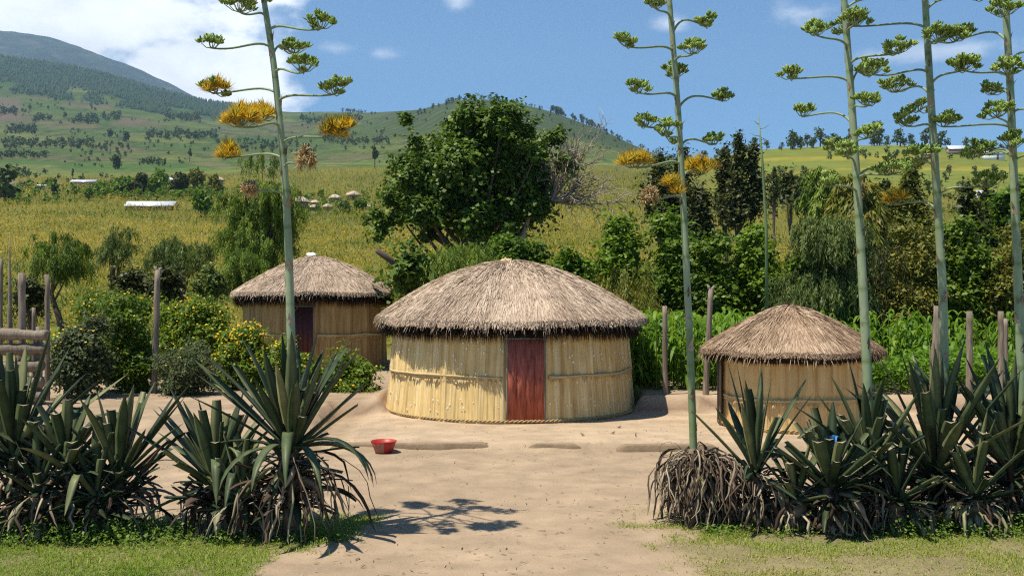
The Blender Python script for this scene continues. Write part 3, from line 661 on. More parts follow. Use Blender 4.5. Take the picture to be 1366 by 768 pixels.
# ------------------------------------------------------------------ agaves
def agave_leaf(g, base, az, tilt, L, W, curve, cut, tint, twist=0.0, mat=0, n=11, kink=0, rng=None, cutmat=1):
    t = np.linspace(0, 1 if not cut else cut, n); ds = L / 1.0
    phi = tilt + curve * t ** 1.6 + kink * sstep(.5, .62, t); dt = np.diff(t, prepend=0) * ds
    hx = np.cumsum(np.sin(phi) * dt); hz = np.cumsum(np.cos(phi) * dt)
    u = np.array([math.cos(az), math.sin(az), 0]); s0 = np.array([-math.sin(az), math.cos(az), 0])
    P = np.array(base) + hx[:, None] * u + np.array([0, 0, 1.0]) * hz[:, None]
    D = np.sin(phi)[:, None] * u + np.cos(phi)[:, None] * np.array([0, 0, 1.0]); N0 = np.cross(s0, D) * -1
    N0 = -np.cos(phi)[:, None] * u + np.sin(phi)[:, None] * np.array([0, 0, 1.0])
    tw = twist * t; S = np.cos(tw)[:, None] * s0 + np.sin(tw)[:, None] * N0; N = -np.sin(tw)[:, None] * s0 + np.cos(tw)[:, None] * N0
    wid = W * np.interp(t, [0, .08, .22, .5, .75, .92, 1], [.95, .72, .74, 1.0, .80, .32, .03]); thk = W * np.interp(t, [0, .2, .6, 1], [.34, .22, .10, .02])
    h = wid[:, None] / 2
    V = np.stack([P + S * h + N * h * .34, P + N * (thk[:, None] * .30), P - S * h + N * h * .34, P - N * thk[:, None] * .75], 1).reshape(-1, 3)
    i, j = np.meshgrid(np.arange(n - 1), np.arange(4), indexing='ij'); j2 = (j + 1) % 4
    Q = np.stack([i * 4 + j, i * 4 + j2, (i + 1) * 4 + j2, (i + 1) * 4 + j], -1).reshape(-1, 4)
    tt = np.repeat(np.full(n, tint), 4); g.add(V, Q, None, tt, mat)
    if cut:
        e = V[-4:]; g.add(e, [[0, 1, 2, 3]], None, .7, cutmat)
def rosette(root, base, leaves_spec, rng, name='leaf_rosette'):
    g = G()
    for sp in leaves_spec: agave_leaf(g, *sp, rng=rng)
    return g.build(name, [M['agave'], M['dead'], M['dead']], root, smooth=False)
def auto_leaves(base, n, L, W, rng, cutp=.3, tmin=8, tmax=75, az0=0, droop=.25, upcurve=0.0, spread=.05):
    out = []
    for k in range(n):
        f = (k + .5) / n; az = az0 + k * 2.39996 + rng.normal(0, .15); tilt = R(tmin + (tmax - tmin) * .82 * f ** 1.25 + rng.normal(0, 6))
        l = L * rng.uniform(.78, 1.12) * (.9 + .15 * f); b = np.array(base) + spread * np.array([math.cos(az), math.sin(az), 0]) * (.3 + f) + np.array([0, 0, .14 * (1 - f)])
        cut = rng.uniform(.45, .82) if rng.random() < cutp + .2 else 0
        out.append((b, az, tilt, l, W * rng.uniform(.8, 1.15), rng.normal(droop * f, .10), cut, float(np.clip(rng.normal(.42, .2), 0.02, .98) if rng.random() > .12 else rng.uniform(.7, 1)), rng.normal(0, .25), 0, 11, 1.7 if rng.random() < .05 else 0))
    # short cut leaf bases packed round the foot, tinted dark for the shade there
    for k in range(int(n * 1.6)):
        az = rng.uniform(0, 2 * PI); f = rng.random(); zb = -f * max(.1, base[2] - .25)
        out.append((np.array(base) + np.array([.07 * math.cos(az), .07 * math.sin(az), zb]), az, R(rng.uniform(40, 100)), L * rng.uniform(.35, .8), W * rng.uniform(.35, .75), rng.normal(.5, .5), rng.uniform(.45, 1.0), float(rng.uniform(0, .3)), rng.normal(0, .5), 2 if f > .35 and rng.random() < .55 else 0, 8, 0))
    return out
def dead_skirt(root, base, zlow, n, rad, rng, width=.045, out=.35, name='dead_leaf_skirt', cols=(.0, .75), Lr=(.45, 1.0)):
    g = G(); x, y, z = base
    for k in range(n):
        f = rng.random(); az = rng.uniform(0, 2 * PI); zs = zlow + (z - zlow) * (.15 + .85 * f ** .7); L = rng.uniform(*Lr); W = width * rng.uniform(.5, 1.5)
        L = min(L, (zs - zlow) * 1.15 + .25)
        m = 8; t = np.linspace(0, 1, m); phi0 = R(rng.uniform(35, 95)); phi = phi0 + (R(rng.uniform(165, 185)) - phi0) * np.minimum(1, t * rng.uniform(1.5, 3.2)) ** .8
        dt = L / (m - 1); hx = np.concatenate([[0], np.cumsum(np.sin(phi[:-1]) * dt)]); hz = np.concatenate([[0], np.cumsum(np.cos(phi[:-1]) * dt)])
        az_t = az + rng.normal(0, .35) * t + .035 * rng.normal(size=m)
        r0 = rad * rng.uniform(.2, 1.0)
        P = np.stack([x + (r0 + hx * (1 + out)) * np.cos(az_t), y + (r0 + hx * (1 + out)) * np.sin(az_t), np.maximum(zs + hz, zlow + .015 + .02 * rng.random())], -1)
        D = unit(np.gradient(P, axis=0) + 1e-6); S = unit(np.cross(D, np.array([math.cos(az), math.sin(az), .2])[None] + .4 * rng.normal(size=(1, 3)))); 
        tw = rng.normal(0, 1.6) * t; N = np.cross(D, S); S2 = np.cos(tw)[:, None] * S + np.sin(tw)[:, None] * N; N2 = np.cross(D, S2)
        w = (W * .62 * np.array([.8, .75, .9, 1, 1, .85, .6, .12]))[:, None]
        V = np.stack([P + S2 * w + N2 * w * .2, P + N2 * w * .06, P - S2 * w + N2 * w * .2, P - N2 * w * .10], 1).reshape(-1, 3)
        i, j = np.meshgrid(np.arange(m - 1), np.arange(4), indexing='ij'); j2 = (j + 1) % 4
        Q = np.stack([i * 4 + j, i * 4 + j2, (i + 1) * 4 + j2, (i + 1) * 4 + j], -1).reshape(-1, 4)
        g.add(V, Q, None, np.clip(rng.uniform(*cols), 0, 1), 0)
    return g.build(name, M['dead'], root)
def trunk(root, x, y, z0, z1, r, rng):
    g = G(); n = 8; f = np.linspace(0, 1, n)
    tube(g, np.stack([x + .02 * rng.normal(size=n), y + .02 * rng.normal(size=n), z0 - .05 + (z1 - z0 + .1) * f], -1), r * (1.1 - .2 * f + .1 * rng.normal(size=n)), 9, .3 + .3 * rng.random(n))
    g.build('trunk', M['dead'], root)

BUD = None
def buds(g, P, D, L, rad, tint, mat=0):
    """n small elongated buds, five sided"""
    n = len(P); D = unit(D); A = unit(np.cross(D, np.array([.31, .77, .2]))); B = np.cross(D, A); th = np.arange(5) * 2 * PI / 5
    L = np.broadcast_to(np.asarray(L, float), (n,)); rad = np.broadcast_to(np.asarray(rad, float), (n,)); Vs = []
    for f, s in ((0, .45), (.45, 1.0), (.85, .75)):
        for k in range(5): Vs.append(P + D * (L * f)[:, None] + (A * math.cos(th[k]) + B * math.sin(th[k])) * (rad * s)[:, None])
    Vs.append(P + D * L[:, None]); V = np.stack(Vs, 1); m = 16; off = (np.arange(n) * m)[:, None]
    Q = []; T = []
    for q in range(2):
        for k in range(5): Q.append((q * 5 + k, q * 5 + (k + 1) % 5, q * 5 + 5 + (k + 1) % 5, q * 5 + 5 + k))
    for k in range(5): T.append((10 + k, 10 + (k + 1) % 5, 15))
    Q = (np.array(Q).ravel()[None] + off).reshape(-1, 4); T = (np.array(T).ravel()[None] + off).reshape(-1, 3)
    g.add(V.reshape(-1, 3), Q, T, np.repeat(np.broadcast_to(tint, (n,)), m), mat)
def cluster(root_stalk, a, c, size, state, rng, r0=.0155):
    """one side branch leaving the stalk at a and ending in a flat head of buds at c"""
    g = G(); a = np.array(a); c = np.array(c); d = c - a; L = np.linalg.norm(d); hd = d * np.array([1, 1, 0]); hl = np.linalg.norm(hd)
    t = np.linspace(0, 1, 12)[:, None]
    # leave rising, run level, lift again under the head
    c_in = c - np.array([0, 0, size * .16])
    ctl1 = a + hd * .22 + np.array([0, 0, max(.10, d[2] * .8 + .06)]); ctl2 = c_in - hd * .45 + np.array([0, 0, .0])
    path = (1 - t) ** 3 * a + 3 * (1 - t) ** 2 * t * ctl1 + 3 * (1 - t) * t ** 2 * ctl2 + t ** 3 * c_in
    tube(g, path, np.linspace(r0, r0 * .6, 12), 7, np.linspace(.5, .15, 12), 0)
    ns = max(6, int(13 * size / .34)); 
    fwd = unit(hd) if hl > .05 else np.array([1.0, 0, 0]); sd_ = np.array([-fwd[1], fwd[0], 0])
    for k in range(ns):
        ang = k * 2.4; rr = math.sqrt((k + .3) / ns)
        s = c + (fwd * math.cos(ang) * .62 + sd_ * math.sin(ang) * .50) * rr * size + np.array([0, 0, (.30 - .34 * rr ** 2) * size * .6 + rng.normal(0, .03)])
        mid = (c_in + s) / 2 + np.array([0, 0, -.02]); tube(g, [path[-1], mid, s], [r0 * .5, r0 * .35, r0 * .28], 5, .3, 0, False)
        nb = int(19 + 7 * rng.random()); dd = rdir(rng, nb); dd[:, 2] = np.abs(dd[:, 2]) * 1.1 + .10; dd = unit(dd)
        if state == 'green':
            buds(g, s + dd * .018, dd + np.array([0, 0, .45]), rng.uniform(.04, .075, nb), rng.uniform(.008, .012, nb), rng.random(nb), 1)
        elif state == 'dry':
            buds(g, s + dd * .02, dd, rng.uniform(.04, .07, nb), .007, rng.random(nb), 3)
            blades(g, s + .02 * rdir(rng, nb * 2), rdir(rng, nb * 2), .08, .012, .3, rng.random(nb * 2), 2, 3)
        else:
            y = 1.0 if state == 'yellow' else .45
            isy = rng.random() < y or (state == 'mixed' and rr < .4)
            buds(g, s + dd * .018, dd + np.array([0, 0, .35]), rng.uniform(.05, .08, nb), .011, rng.random(nb), 1)
            if isy:
                m = nb * 6; d2 = rdir(rng, m); d2[:, 2] = np.abs(d2[:, 2]) * 1.1 - .25; d2 = unit(d2)
                blades(g, s + d2 * .035, d2 + np.array([0, 0, .2]), rng.uniform(.06, .125, m), rng.uniform(.006, .013, m), -.05, rng.random(m), 2, 2)
    return g.build('flower_branch', [M['stalk'], M['bud'], M['stamen'], M['dry_flower']], root_stalk)
def stalk(root, pts, Y, zbase, ztop, r_base, r_vis, rng, mossy=False):
    """pts: (px,py) along the stalk inside the picture"""
    pts = sorted(pts, key=lambda p: -p[1]); W = [at(px, py, Y) for px, py in pts]; W[0][2] = zbase
    d = unit(W[-1] - W[-2]); zz = ztop - W[-1][2]; W.append(W[-1] + d / d[2] * zz)
    W = np.array(W); zs = np.linspace(W[0, 2], W[-1, 2], 150); X = np.interp(zs, W[:, 2], W[:, 0]); 
    kk = np.array([.25, .5, .25]); 
    for _ in range(30): X[1:-1] = np.convolve(X, kk, 'valid')
    f = (zs - zs[0]) / (zs[-1] - zs[0]); rad = np.interp(f, [0, .15, .8, .95, 1], [r_base, r_base * .97, r_vis, r_vis * .6, .012])
    g = G(); ph = (zs - zs[0] - .35) % .42; tn = np.clip(.66 + .10 * np.sin(zs * 3) - .5 * (ph < .05) + .05 * rng.normal(size=150), 0, 1)
    if mossy: tn = np.where(zs < 2.3, .15 + .2 * rng.random(150), tn)
    tube(g, np.stack([X, Y + 0 * X, zs], -1), rad, 12, tn, 0)
    nb = int((zs[-1] - zs[0]) / .21)
    for k in range(nb):           # dry bracts wrapped against the stalk with a dark scar
        z = zs[0] + .35 + k * .21 + .05 * rng.normal(); az = k * 2.2 + rng.normal(0, .3); r = float(np.interp(z, zs, rad)); x = float(np.interp(z, zs, X)); fr = (z - zs[0]) / (zs[-1] - zs[0])
        ln = .11 * (1.2 - fr * .6) * rng.uniform(.7, 1.4); u = np.array([math.cos(az), math.sin(az), 0]); s = np.array([-math.sin(az), math.cos(az), 0]); b = np.array([x, Y, z]) + u * (r + .001)
        wid = r * rng.uniform(.5, .95); out = rng.uniform(.05, .45)
        V = np.array([b - s * wid - u * r * .32, b + u * .006 - np.array([0, 0, .02]), b + s * wid - u * r * .32, b + np.array([0, 0, ln * .5]) - s * wid * .5 + u * (.002), b + np.array([0, 0, ln * .5]) + s * wid * .5 + u * .002, b + np.array([0, 0, ln]) + u * ln * out])
        g.add(V, [[0, 1, 4, 3], [1, 2, 4, 4]][:1], [(1, 2, 4), (3, 4, 5)], rng.random(), 1)
    o = g.build('flower_stalk', [M['stalk'], M['bract']], root, smooth=True)
    def xz(py):
        z = CAMZ + (390 - py) / F * Y; return np.array([float(np.interp(z, zs, X)), Y, z]), float(np.interp(z, zs, rad))
    return o, xz, (zs, X, rad)
def heads(o, xz, Y, spec, rng, arm=.82):
    for k, (cxp, cyp, ayp, wpx, st) in enumerate(spec):
        a, r = xz(ayp); c = at(cxp, cyp, Y); dx = c[0] - a[0]; L = max(arm * rng.uniform(.8, 1.05), abs(dx)); dy = math.sqrt(max(0, L * L - dx * dx)) * (1 if (k * 7 + 3) % 5 < 2 else -1)
        dy = float(np.clip(dy, -.62, .62)); s = (Y + dy) / Y; c = np.array([c[0] * s, Y + dy, CAMZ + (c[2] - CAMZ) * s])
        cluster(o, a, c, wpx / F * Y * .86, st, rng)
def upper_heads(o, data, Y, z0, rng):
    zs, X, rad = data; z = z0; k = 0
    while z < zs[-1] - .05:
        az = k * 2.2 + rng.normal(0, .3); L = .8 * max(.12, min(1, (zs[-1] - z) / 1.5)); x = float(np.interp(z, zs, X)); a = np.array([x, Y, z])
        cluster(o, a, a + np.array([math.cos(az) * L, math.sin(az) * L, .12]), .2 + .13 * min(1, (zs[-1] - z) / 1.2), 'green', rng); z += .19; k += 1

def agave(px, py, Y, label, seed, n, L, W, ztr=None, cutp=.3, tmax=75, skirt=40, extra=(), stub=False, az0=0, droop=.08, tmin=8, swidth=.04, srad=.16, sL=(.45, 1.0), cols=(0, .75)):
    rng = np.random.default_rng(seed); b = at(px, py, Y); z0 = gz(b[0], Y); W = W * 1.08; n = int(n * 1.25)
    root = thing('agave_plant', (b[0], Y, z0), label, 'agave', 'agave plants edging the yard')
    trunk(root, b[0], Y, z0, b[2] - .06, .10, rng)
    sp = auto_leaves(b, n, L, W, rng, cutp, tmin, tmax, az0, droop)
    for e in extra: sp.append((b + np.array(e[5]) if len(e) > 5 else b, R(e[0]), R(e[1]), e[2], e[3] if e[3] else W, e[4], 0, float(rng.uniform(.3, .6)), 0.0))
    if n: rosette(root, b, sp, rng)
    if skirt: dead_skirt(root, b, z0, int(skirt * (.7 if skirt < 60 else 1)) if skirt < 100 else int(skirt * 1.1), srad, rng, swidth * (.7 if skirt < 100 else .85), cols=cols, Lr=sL)
    if skirt and n: dead_skirt(root, (b[0], b[1], b[2] - .1), z0, 16, .18, rng, .055, .3, cols=(.15, 1.0), Lr=(.25, .6), name='dry_leaf')
    if stub:
        g = G(); tops = [(0, 0, .42), (-.055, .01, .34), (.055, .01, .30), (.01, -.06, .22), (-.03, .05, .36)]
        for dx, dy, h in tops: tube(g, [b + (dx * .7, dy * .7, .0), b + (dx, dy, h * .6), b + (dx * 1.1, dy * 1.1, h)], [.045, .044, .036], 8, rng.random(), 0)
        g.build('cut_heart', M['stub'], root)
    return root, b, rng
# left cluster
agave(20, 612, 11.35, 'dark blue green agave at the left edge with tall upright leaves', 101, 26, 1.38, .115, cutp=.3, tmax=72, skirt=30, extra=((15, 14, 1.45, .11, .05), (200, 18, 1.3, .12, .1)))
agave(88, 624, 11.1, 'left agave with a pale green cut heart of short stubs', 102, 20, .98, .125, cutp=.55, tmin=22, tmax=80, skirt=26, stub=True, az0=.6)
agave(158, 640, 11.3, 'agave leaning its long pointed leaves right over the bare earth, third from the left edge', 103, 20, 1.3, .115, cutp=.25, tmax=78, skirt=30, extra=((8, 38, 1.2, .12, .0), (-12, 48, 1.05, .11, .1)))
agave(-75, 620, 11.2, 'agave mostly cut off by the left edge of the picture', 104, 24, 1.2, .115, skirt=20)
agave(288, 648, 11.25, 'stalkless agave with broad grey green leaves just left of the first flower stalk', 105, 24, 1.15, .125, cutp=.45, tmax=80, skirt=50, extra=((170, 42, 1.15, .13, .0), (160, 30, 1.3, .12, .0), (150, 58, 1.1, .11, .1)))
r1, b1, rg = agave(388, 600, 11.1, 'tall flowering agave with orange lower flower heads and a drooping leaf skirt', 106, 30, 1.28, .125, cutp=.02, tmin=15, tmax=66, skirt=62, srad=.2, swidth=.034, sL=(.5, 1.3), cols=(.05, 1.0),
    extra=((10, 30, 1.45, .11, .05), (172, 52, 1.4, .10, .05), (-60, 70, 1.2, .10, 1.5), (-100, 65, 1.2, .11, 1.6), (-30, 60, 1.3, .10, 1.7), (-130, 72, 1.1, .10, 1.5), (0, 70, 1.2, .09, 1.7), (-80, 50, 1.5, .12, 2.0), (20, 75, 1.15, .085, 1.6), (-15, 66, 1.25, .09, 1.8), (185, 70, 1.1, .10, .9)))
so, xz, dat = stalk(r1, [(392, 600), (389, 480), (385, 330), (380, 230), (366, 90), (352, 0)], 11.1, b1[2], 7.0, .053, .033, rg)
heads(so, xz, 11.1, [(320, 10, 25, 46, 'green'), (352, -8, 8, 30, 'green'), (428, 33, 41, 38, 'green'), (282, 60, 64, 30, 'green'), (392, 66, 76, 44, 'green'), (406, 90, 98, 42, 'green'),
    (288, 120, 125, 36, 'mixed'), (446, 120, 135, 42, 'green'), (322, 163, 170, 44, 'yellow'), (352, 156, 172, 40, 'yellow'), (450, 176, 191, 38, 'yellow'), (304, 207, 213, 26, 'yellow'), (406, 214, 224, 28, 'dry'), (334, 252, 263, 15, 'dry')], rg)
upper_heads(so, dat, 11.1, 6.15, rg)
# right cluster
r2, b2, rg = agave(925, 600, 11.75, 'dying flowering agave hung with a mass of brown dead leaves below the second stalk', 107, 0, 1, .1, skirt=260, srad=.16, swidth=.026, sL=(.3, .75), cols=(.1, .75))
dead_skirt(r2, (b2[0] + .20, 11.65, b2[2] - .02), gz(b2[0], 11.7), 170, .22, rg, .026, .1, cols=(.05, .7), Lr=(.3, .75)); dead_skirt(r2, (b2[0] + .06, 11.6, b2[2] - .1), gz(b2[0], 11.7), 60, .2, rg, .06, .0, cols=(.3, 1.0), Lr=(.2, .5))
so, xz, dat = stalk(r2, [(926, 600), (920, 450), (913, 300), (905, 150), (893, 0)], 11.75, b2[2] - .2, 7.6, .046, .031, rg, mossy=True)
heads(so, xz, 11.75, [(873, 5, 26, 36, 'green'), (941, 31, 47, 34, 'green'), (835, 58, 69, 26, 'green'), (925, 67, 84, 34, 'green'), (899, 98, 112, 38, 'green'), (852, 119, 131, 34, 'green'), (964, 131, 146, 28, 'green'),
    (861, 165, 172, 28, 'green'), (888, 176, 190, 36, 'green'), (952, 189, 196, 30, 'green'), (846, 218, 220, 38, 'yellow'), (934, 228, 243, 46, 'yellow'), (899, 250, 258, 20, 'yellow'), (868, 262, 266, 22, 'dry')], rg)
upper_heads(so, dat, 11.75, 6.3, rg)
agave(1008, 628, 11.55, 'agave with sparse spear leaves and brown dead leaves in front of the smallest hut', 108, 15, 1.15, .095, cutp=.1, tmin=4, tmax=60, skirt=85, swidth=.03, cols=(.1, .9), extra=((180, 10, 1.25, .07, .0), (25, 36, 1.35, .09, .0), (150, 15, 1.3, .07, 0)))
agave(1108, 650, 11.3, 'agave with bright green cut leaf stubs holding a blue scrap', 109, 22, 1.2, .125, cutp=.6, tmin=20, tmax=80, skirt=60, stub=True, az0=1.2)
r3, b3, rg = agave(1160, 618, 11.6, 'flowering agave whose thick pale stalk rises over the right side of the smallest hut', 110, 22, 1.1, .115, cutp=.35, tmax=72, skirt=50, tmin=12)
so, xz, dat = stalk(r3, [(1160, 618), (1157, 500), (1152, 400), (1143, 240), (1135, 120), (1126, 0)], 11.6, b3[2], 8.1, .056, .035, rg)
heads(so, xz, 11.6, [(1088, 42, 63, 34, 'green'), (1122, 40, 66, 34, 'green'), (1140, 26, 48, 38, 'green'), (1208, -6, 14, 40, 'green'), (1085, -12, 3, 34, 'green'), (1198, 66, 86, 36, 'green'), (1162, 95, 120, 46, 'green'), (1054, 101, 110, 30, 'green'), (1158, 136, 148, 34, 'green'),
    (1071, 152, 168, 30, 'green'), (1159, 178, 195, 36, 'green'), (1112, 196, 226, 32, 'green'), (1130, 203, 230, 34, 'green'), (1190, 226, 240, 46, 'green'), (1215, 222, 238, 40, 'green'), (1107, 244, 258, 20, 'green')], rg)
upper_heads(so, dat, 11.6, 6.25, rg)
r4, b4, rg = agave(1248, 628, 11.9, 'big leafed flowering agave carrying the fourth stalk from the left', 111, 30, 1.6, .13, cutp=.22, tmax=74, skirt=60, extra=((150, 36, 1.5, .13, 0), (165, 25, 1.55, .12, 0), (30, 40, 1.4, .13, 0), (-60, 30, 1.35, .13, .1)))
so, xz, dat = stalk(r4, [(1262, 628), (1258, 400), (1250, 260), (1241, 120), (1234, 0)], 11.9, b4[2], 8.3, .056, .036, rg)
heads(so, xz, 11.9, [(1140, 30, 38, 40, 'green'), (1312, -6, 15, 40, 'green'), (1252, 49, 66, 42, 'green'), (1275, 50, 62, 36, 'green'), (1195, 117, 131, 48, 'green'), (1164, 94, 98, 40, 'green'), (1226, 144, 160, 34, 'green'), (1208, 163, 172, 32, 'green'), (1285, 88, 116, 40, 'green'),
    (1268, 160, 170, 32, 'green'), (1230, 207, 236, 50, 'green'), (1195, 268, 284, 36, 'mixed'), (1318, 244, 263, 38, 'green')], rg)
upper_heads(so, dat, 11.9, 6.3, rg)
r5, b5, rg = agave(1350, 628, 11.8, 'flowering agave with the rightmost stalk at the right edge of the picture', 112, 28, 1.55, .125, cutp=.25, tmax=72, skirt=50, extra=((160, 42, 1.5, .13, 0), (175, 30, 1.45, .12, 0)))
so, xz, dat = stalk(r5, [(1364, 628), (1362, 480), (1355, 300), (1348, 120), (1341, 0)], 11.8, b5[2], 8.2, .056, .036, rg)
heads(so, xz, 11.8, [(1340, 15, 30, 46, 'green'), (1282, 47, 58, 40, 'green'), (1346, 93, 110, 44, 'green'), (1288, 89, 104, 40, 'green'), (1324, 122, 140, 32, 'green'), (1330, 150, 182, 44, 'green'), (1415, 70, 84, 40, 'green'), (1405, 140, 152, 40, 'green'), (1350, 192, 216, 36, 'green'), (1315, 200, 214, 40, 'green'), (1258, 166, 171, 24, 'green'), (1300, 205, 212, 36, 'green'), (1410, 200, 216, 40, 'green')], rg)
upper_heads(so, dat, 11.8, 6.25, rg)
agave(1450, 630, 11.7, 'agave mostly cut off by the right edge of the picture', 113, 24, 1.3, .13, skirt=30, extra=((175, 50, 1.4, .13, 0),))
for k, (px_, py_, Y_, n_, L_, lab) in enumerate([
    (52, 655, 11.0, 13, .8, 'small agave pup low between the two agaves nearest the left edge'),
    (128, 662, 11.05, 13, .85, 'small agave pup low to the right of the agave with the pale green cut heart'),
    (322, 668, 11.0, 14, .8, 'small agave pup squeezed below the drooping leaves of the first flowering agave'),
    (1062, 668, 11.35, 13, .8, 'small agave pup between the sparse spear leaved agave and the green cut stubs'),
    (1196, 668, 11.3, 14, .95, 'small agave pup low between the third and fourth agave stalks'),
    (1300, 664, 11.4, 14, .95, 'small agave pup low between the fourth and fifth agave stalks')]):
    agave(px_, py_, Y_, lab, 140 + k, n_, L_, .10, cutp=.5, tmin=15, tmax=84, skirt=34, az0=k, swidth=.04, cols=(0, .95))
# blue scrap caught in the leaves
g = G(); rng = np.random.default_rng(5); c = at(1112, 588, 11.12); n = 6
V = np.array([[c[0] + (a - 2.5) * .014 + .01 * rng.normal(), c[1] + .02 * rng.normal(), c[2] + (b - 2.5) * .028 + .01 * rng.normal()] for a in range(n) for b in range(n)])
Q = [(a * n + b, (a + 1) * n + b, (a + 1) * n + b + 1, a * n + b + 1) for a in range(n - 1) for b in range(n - 1)]
g.add(V, Q, None, rng.random(len(V))); tag(g.build('plastic_scrap', M['blue']), 'small crumpled blue plastic scrap caught among the cut agave stubs', 'scrap')

# ------------------------------------------------------------------ vegetation builders
def crown_points(rng, blobs, n, shell=.55):
    w = np.array([b[3] for b in blobs], float) if len(blobs[0]) > 3 else np.array([np.prod(np.atleast_1d(b[1])) ** (2 / 3) if np.ndim(b[1]) else b[1] ** 2 for b in blobs], float)
    k = rng.choice(len(blobs), n, p=w / w.sum()); c = np.array([b[0] for b in blobs], float)[k]
    r = np.array([np.broadcast_to(np.asarray(b[1], float), (3,)) for b in blobs])[k]
    d = rdir(rng, n); f = shell + (1 - shell) * rng.random(n) ** .6
    f = f * (.82 + .36 * rng.random(n) * fbm(d[:, 0] * 3 + k, d[:, 2] * 3 + d[:, 1] * 2, 3, 2))
    return c + d * r * f[:, None], d
def blobby(rng, c, size, n, r=(.28, .45), low=-.5):
    """blobs filling an uneven crown envelope: c centre, size half extents"""
    out = []; size = np.array(size, float); rm = min(size.min() * 1.25, size.mean())
    for k in range(n):
        d = rdir(rng, 1)[0]; rr = rng.uniform(*r) * rng.uniform(.7, 1.15)
        if k % 3 == 0: d[2] = -abs(d[2]) * .9
        d[2] = max(d[2], low - .4)
        w = np.array([1.0, 1.0, .9]); f = rng.random() ** .45 * np.maximum(0, 1 - rr * rm / size * .8)
        if d[2] < 0: d[:2] *= 1.25
        out.append((np.array(c) + np.clip(d, -1, 1) * size * f, rm * rr * 1.1 * np.array([1.05, 1.05, .9])))
    return out
def limbs(g, base, top_r, blobs, rng, r0, h0, tint=.5, mat=0, curve=.2):
    """tapered trunk with limbs running out to the leaf clumps"""
    base = np.array(base, float); n = 8; f = np.linspace(0, 1, n); fork = base + np.array([rng.normal(0, .06) * h0, rng.normal(0, .06) * h0, h0])
    P = base[None] * (1 - f)[:, None] + fork[None] * f[:, None] + np.stack([.05 * h0 * np.sin(f * 5 + rng.random() * 6), .04 * h0 * np.sin(f * 4 + 2), 0 * f], -1)
    P[0, 2] -= .15
    tube(g, P, r0 * (1.25 - .55 * f), 9, tint, mat)
    for c, r in [(b[0], b[1]) for b in blobs]:
        f2 = rng.uniform(.55, 1.0); a = base * (1 - f2) + P[-1] * f2; c = np.array(c); m = 7; t = np.linspace(0, 1, m)[:, None]
        ctl = a * .45 + c * .55 + np.array([0, 0, -curve * np.linalg.norm(c - a) + rng.normal(0, .1)])
        pp = (1 - t) ** 2 * a + 2 * (1 - t) * t * ctl + t ** 2 * c
        tube(g, pp, np.linspace(r0 * .42, r0 * .07, m), 6, tint, mat, False)
def broad_crown(g, rng, blobs, n, L, W, mat=0, tint=(.5, .22), shell=.5, face_up=.95):
    P, d = crown_points(rng, blobs, n, shell)
    # shoots that stick out of the clumps and break the outline
    m = n // 26; Ps, ds = crown_points(rng, blobs, m, .85); dirn = unit(ds + np.array([0, 0, .35]) + .5 * rng.normal(size=(m, 3))); f = np.linspace(.1, 1, 9); Ls = rng.uniform(1.2, 5.0, m) * L
    X = (Ps[:, None] + dirn[:, None] * (Ls[:, None] * f)[..., None]).reshape(-1, 3) + .25 * L * rng.normal(size=(m * 9, 3)); X[:, 2] -= (np.repeat(Ls, 9) * np.tile(f, m) ** 2 * .35)
    P = np.concatenate([P, X]); d = np.concatenate([d, np.repeat(dirn, 9, 0)]); n = len(P)
    N = unit(d * .7 + np.array([0, 0, face_up]) + .65 * rng.normal(size=(n, 3)))
    D = unit(np.cross(N, rdir(rng, n)) + np.array([0, 0, -.35])); D = unit(D - N * (D * N).sum(1, keepdims=True) * .6)
    tn = rng.normal(tint[0], tint[1], n) + .35 * (fbm(P[:, 0] * .8 + P[:, 1] * .5, P[:, 2] * .9, 5, 3) - .5)
    leaves(g, P, D, N, L * rng.uniform(.5, 1.35, n), W * rng.uniform(.55, 1.3, n), np.clip(tn, 0, 1), mat, -.12)
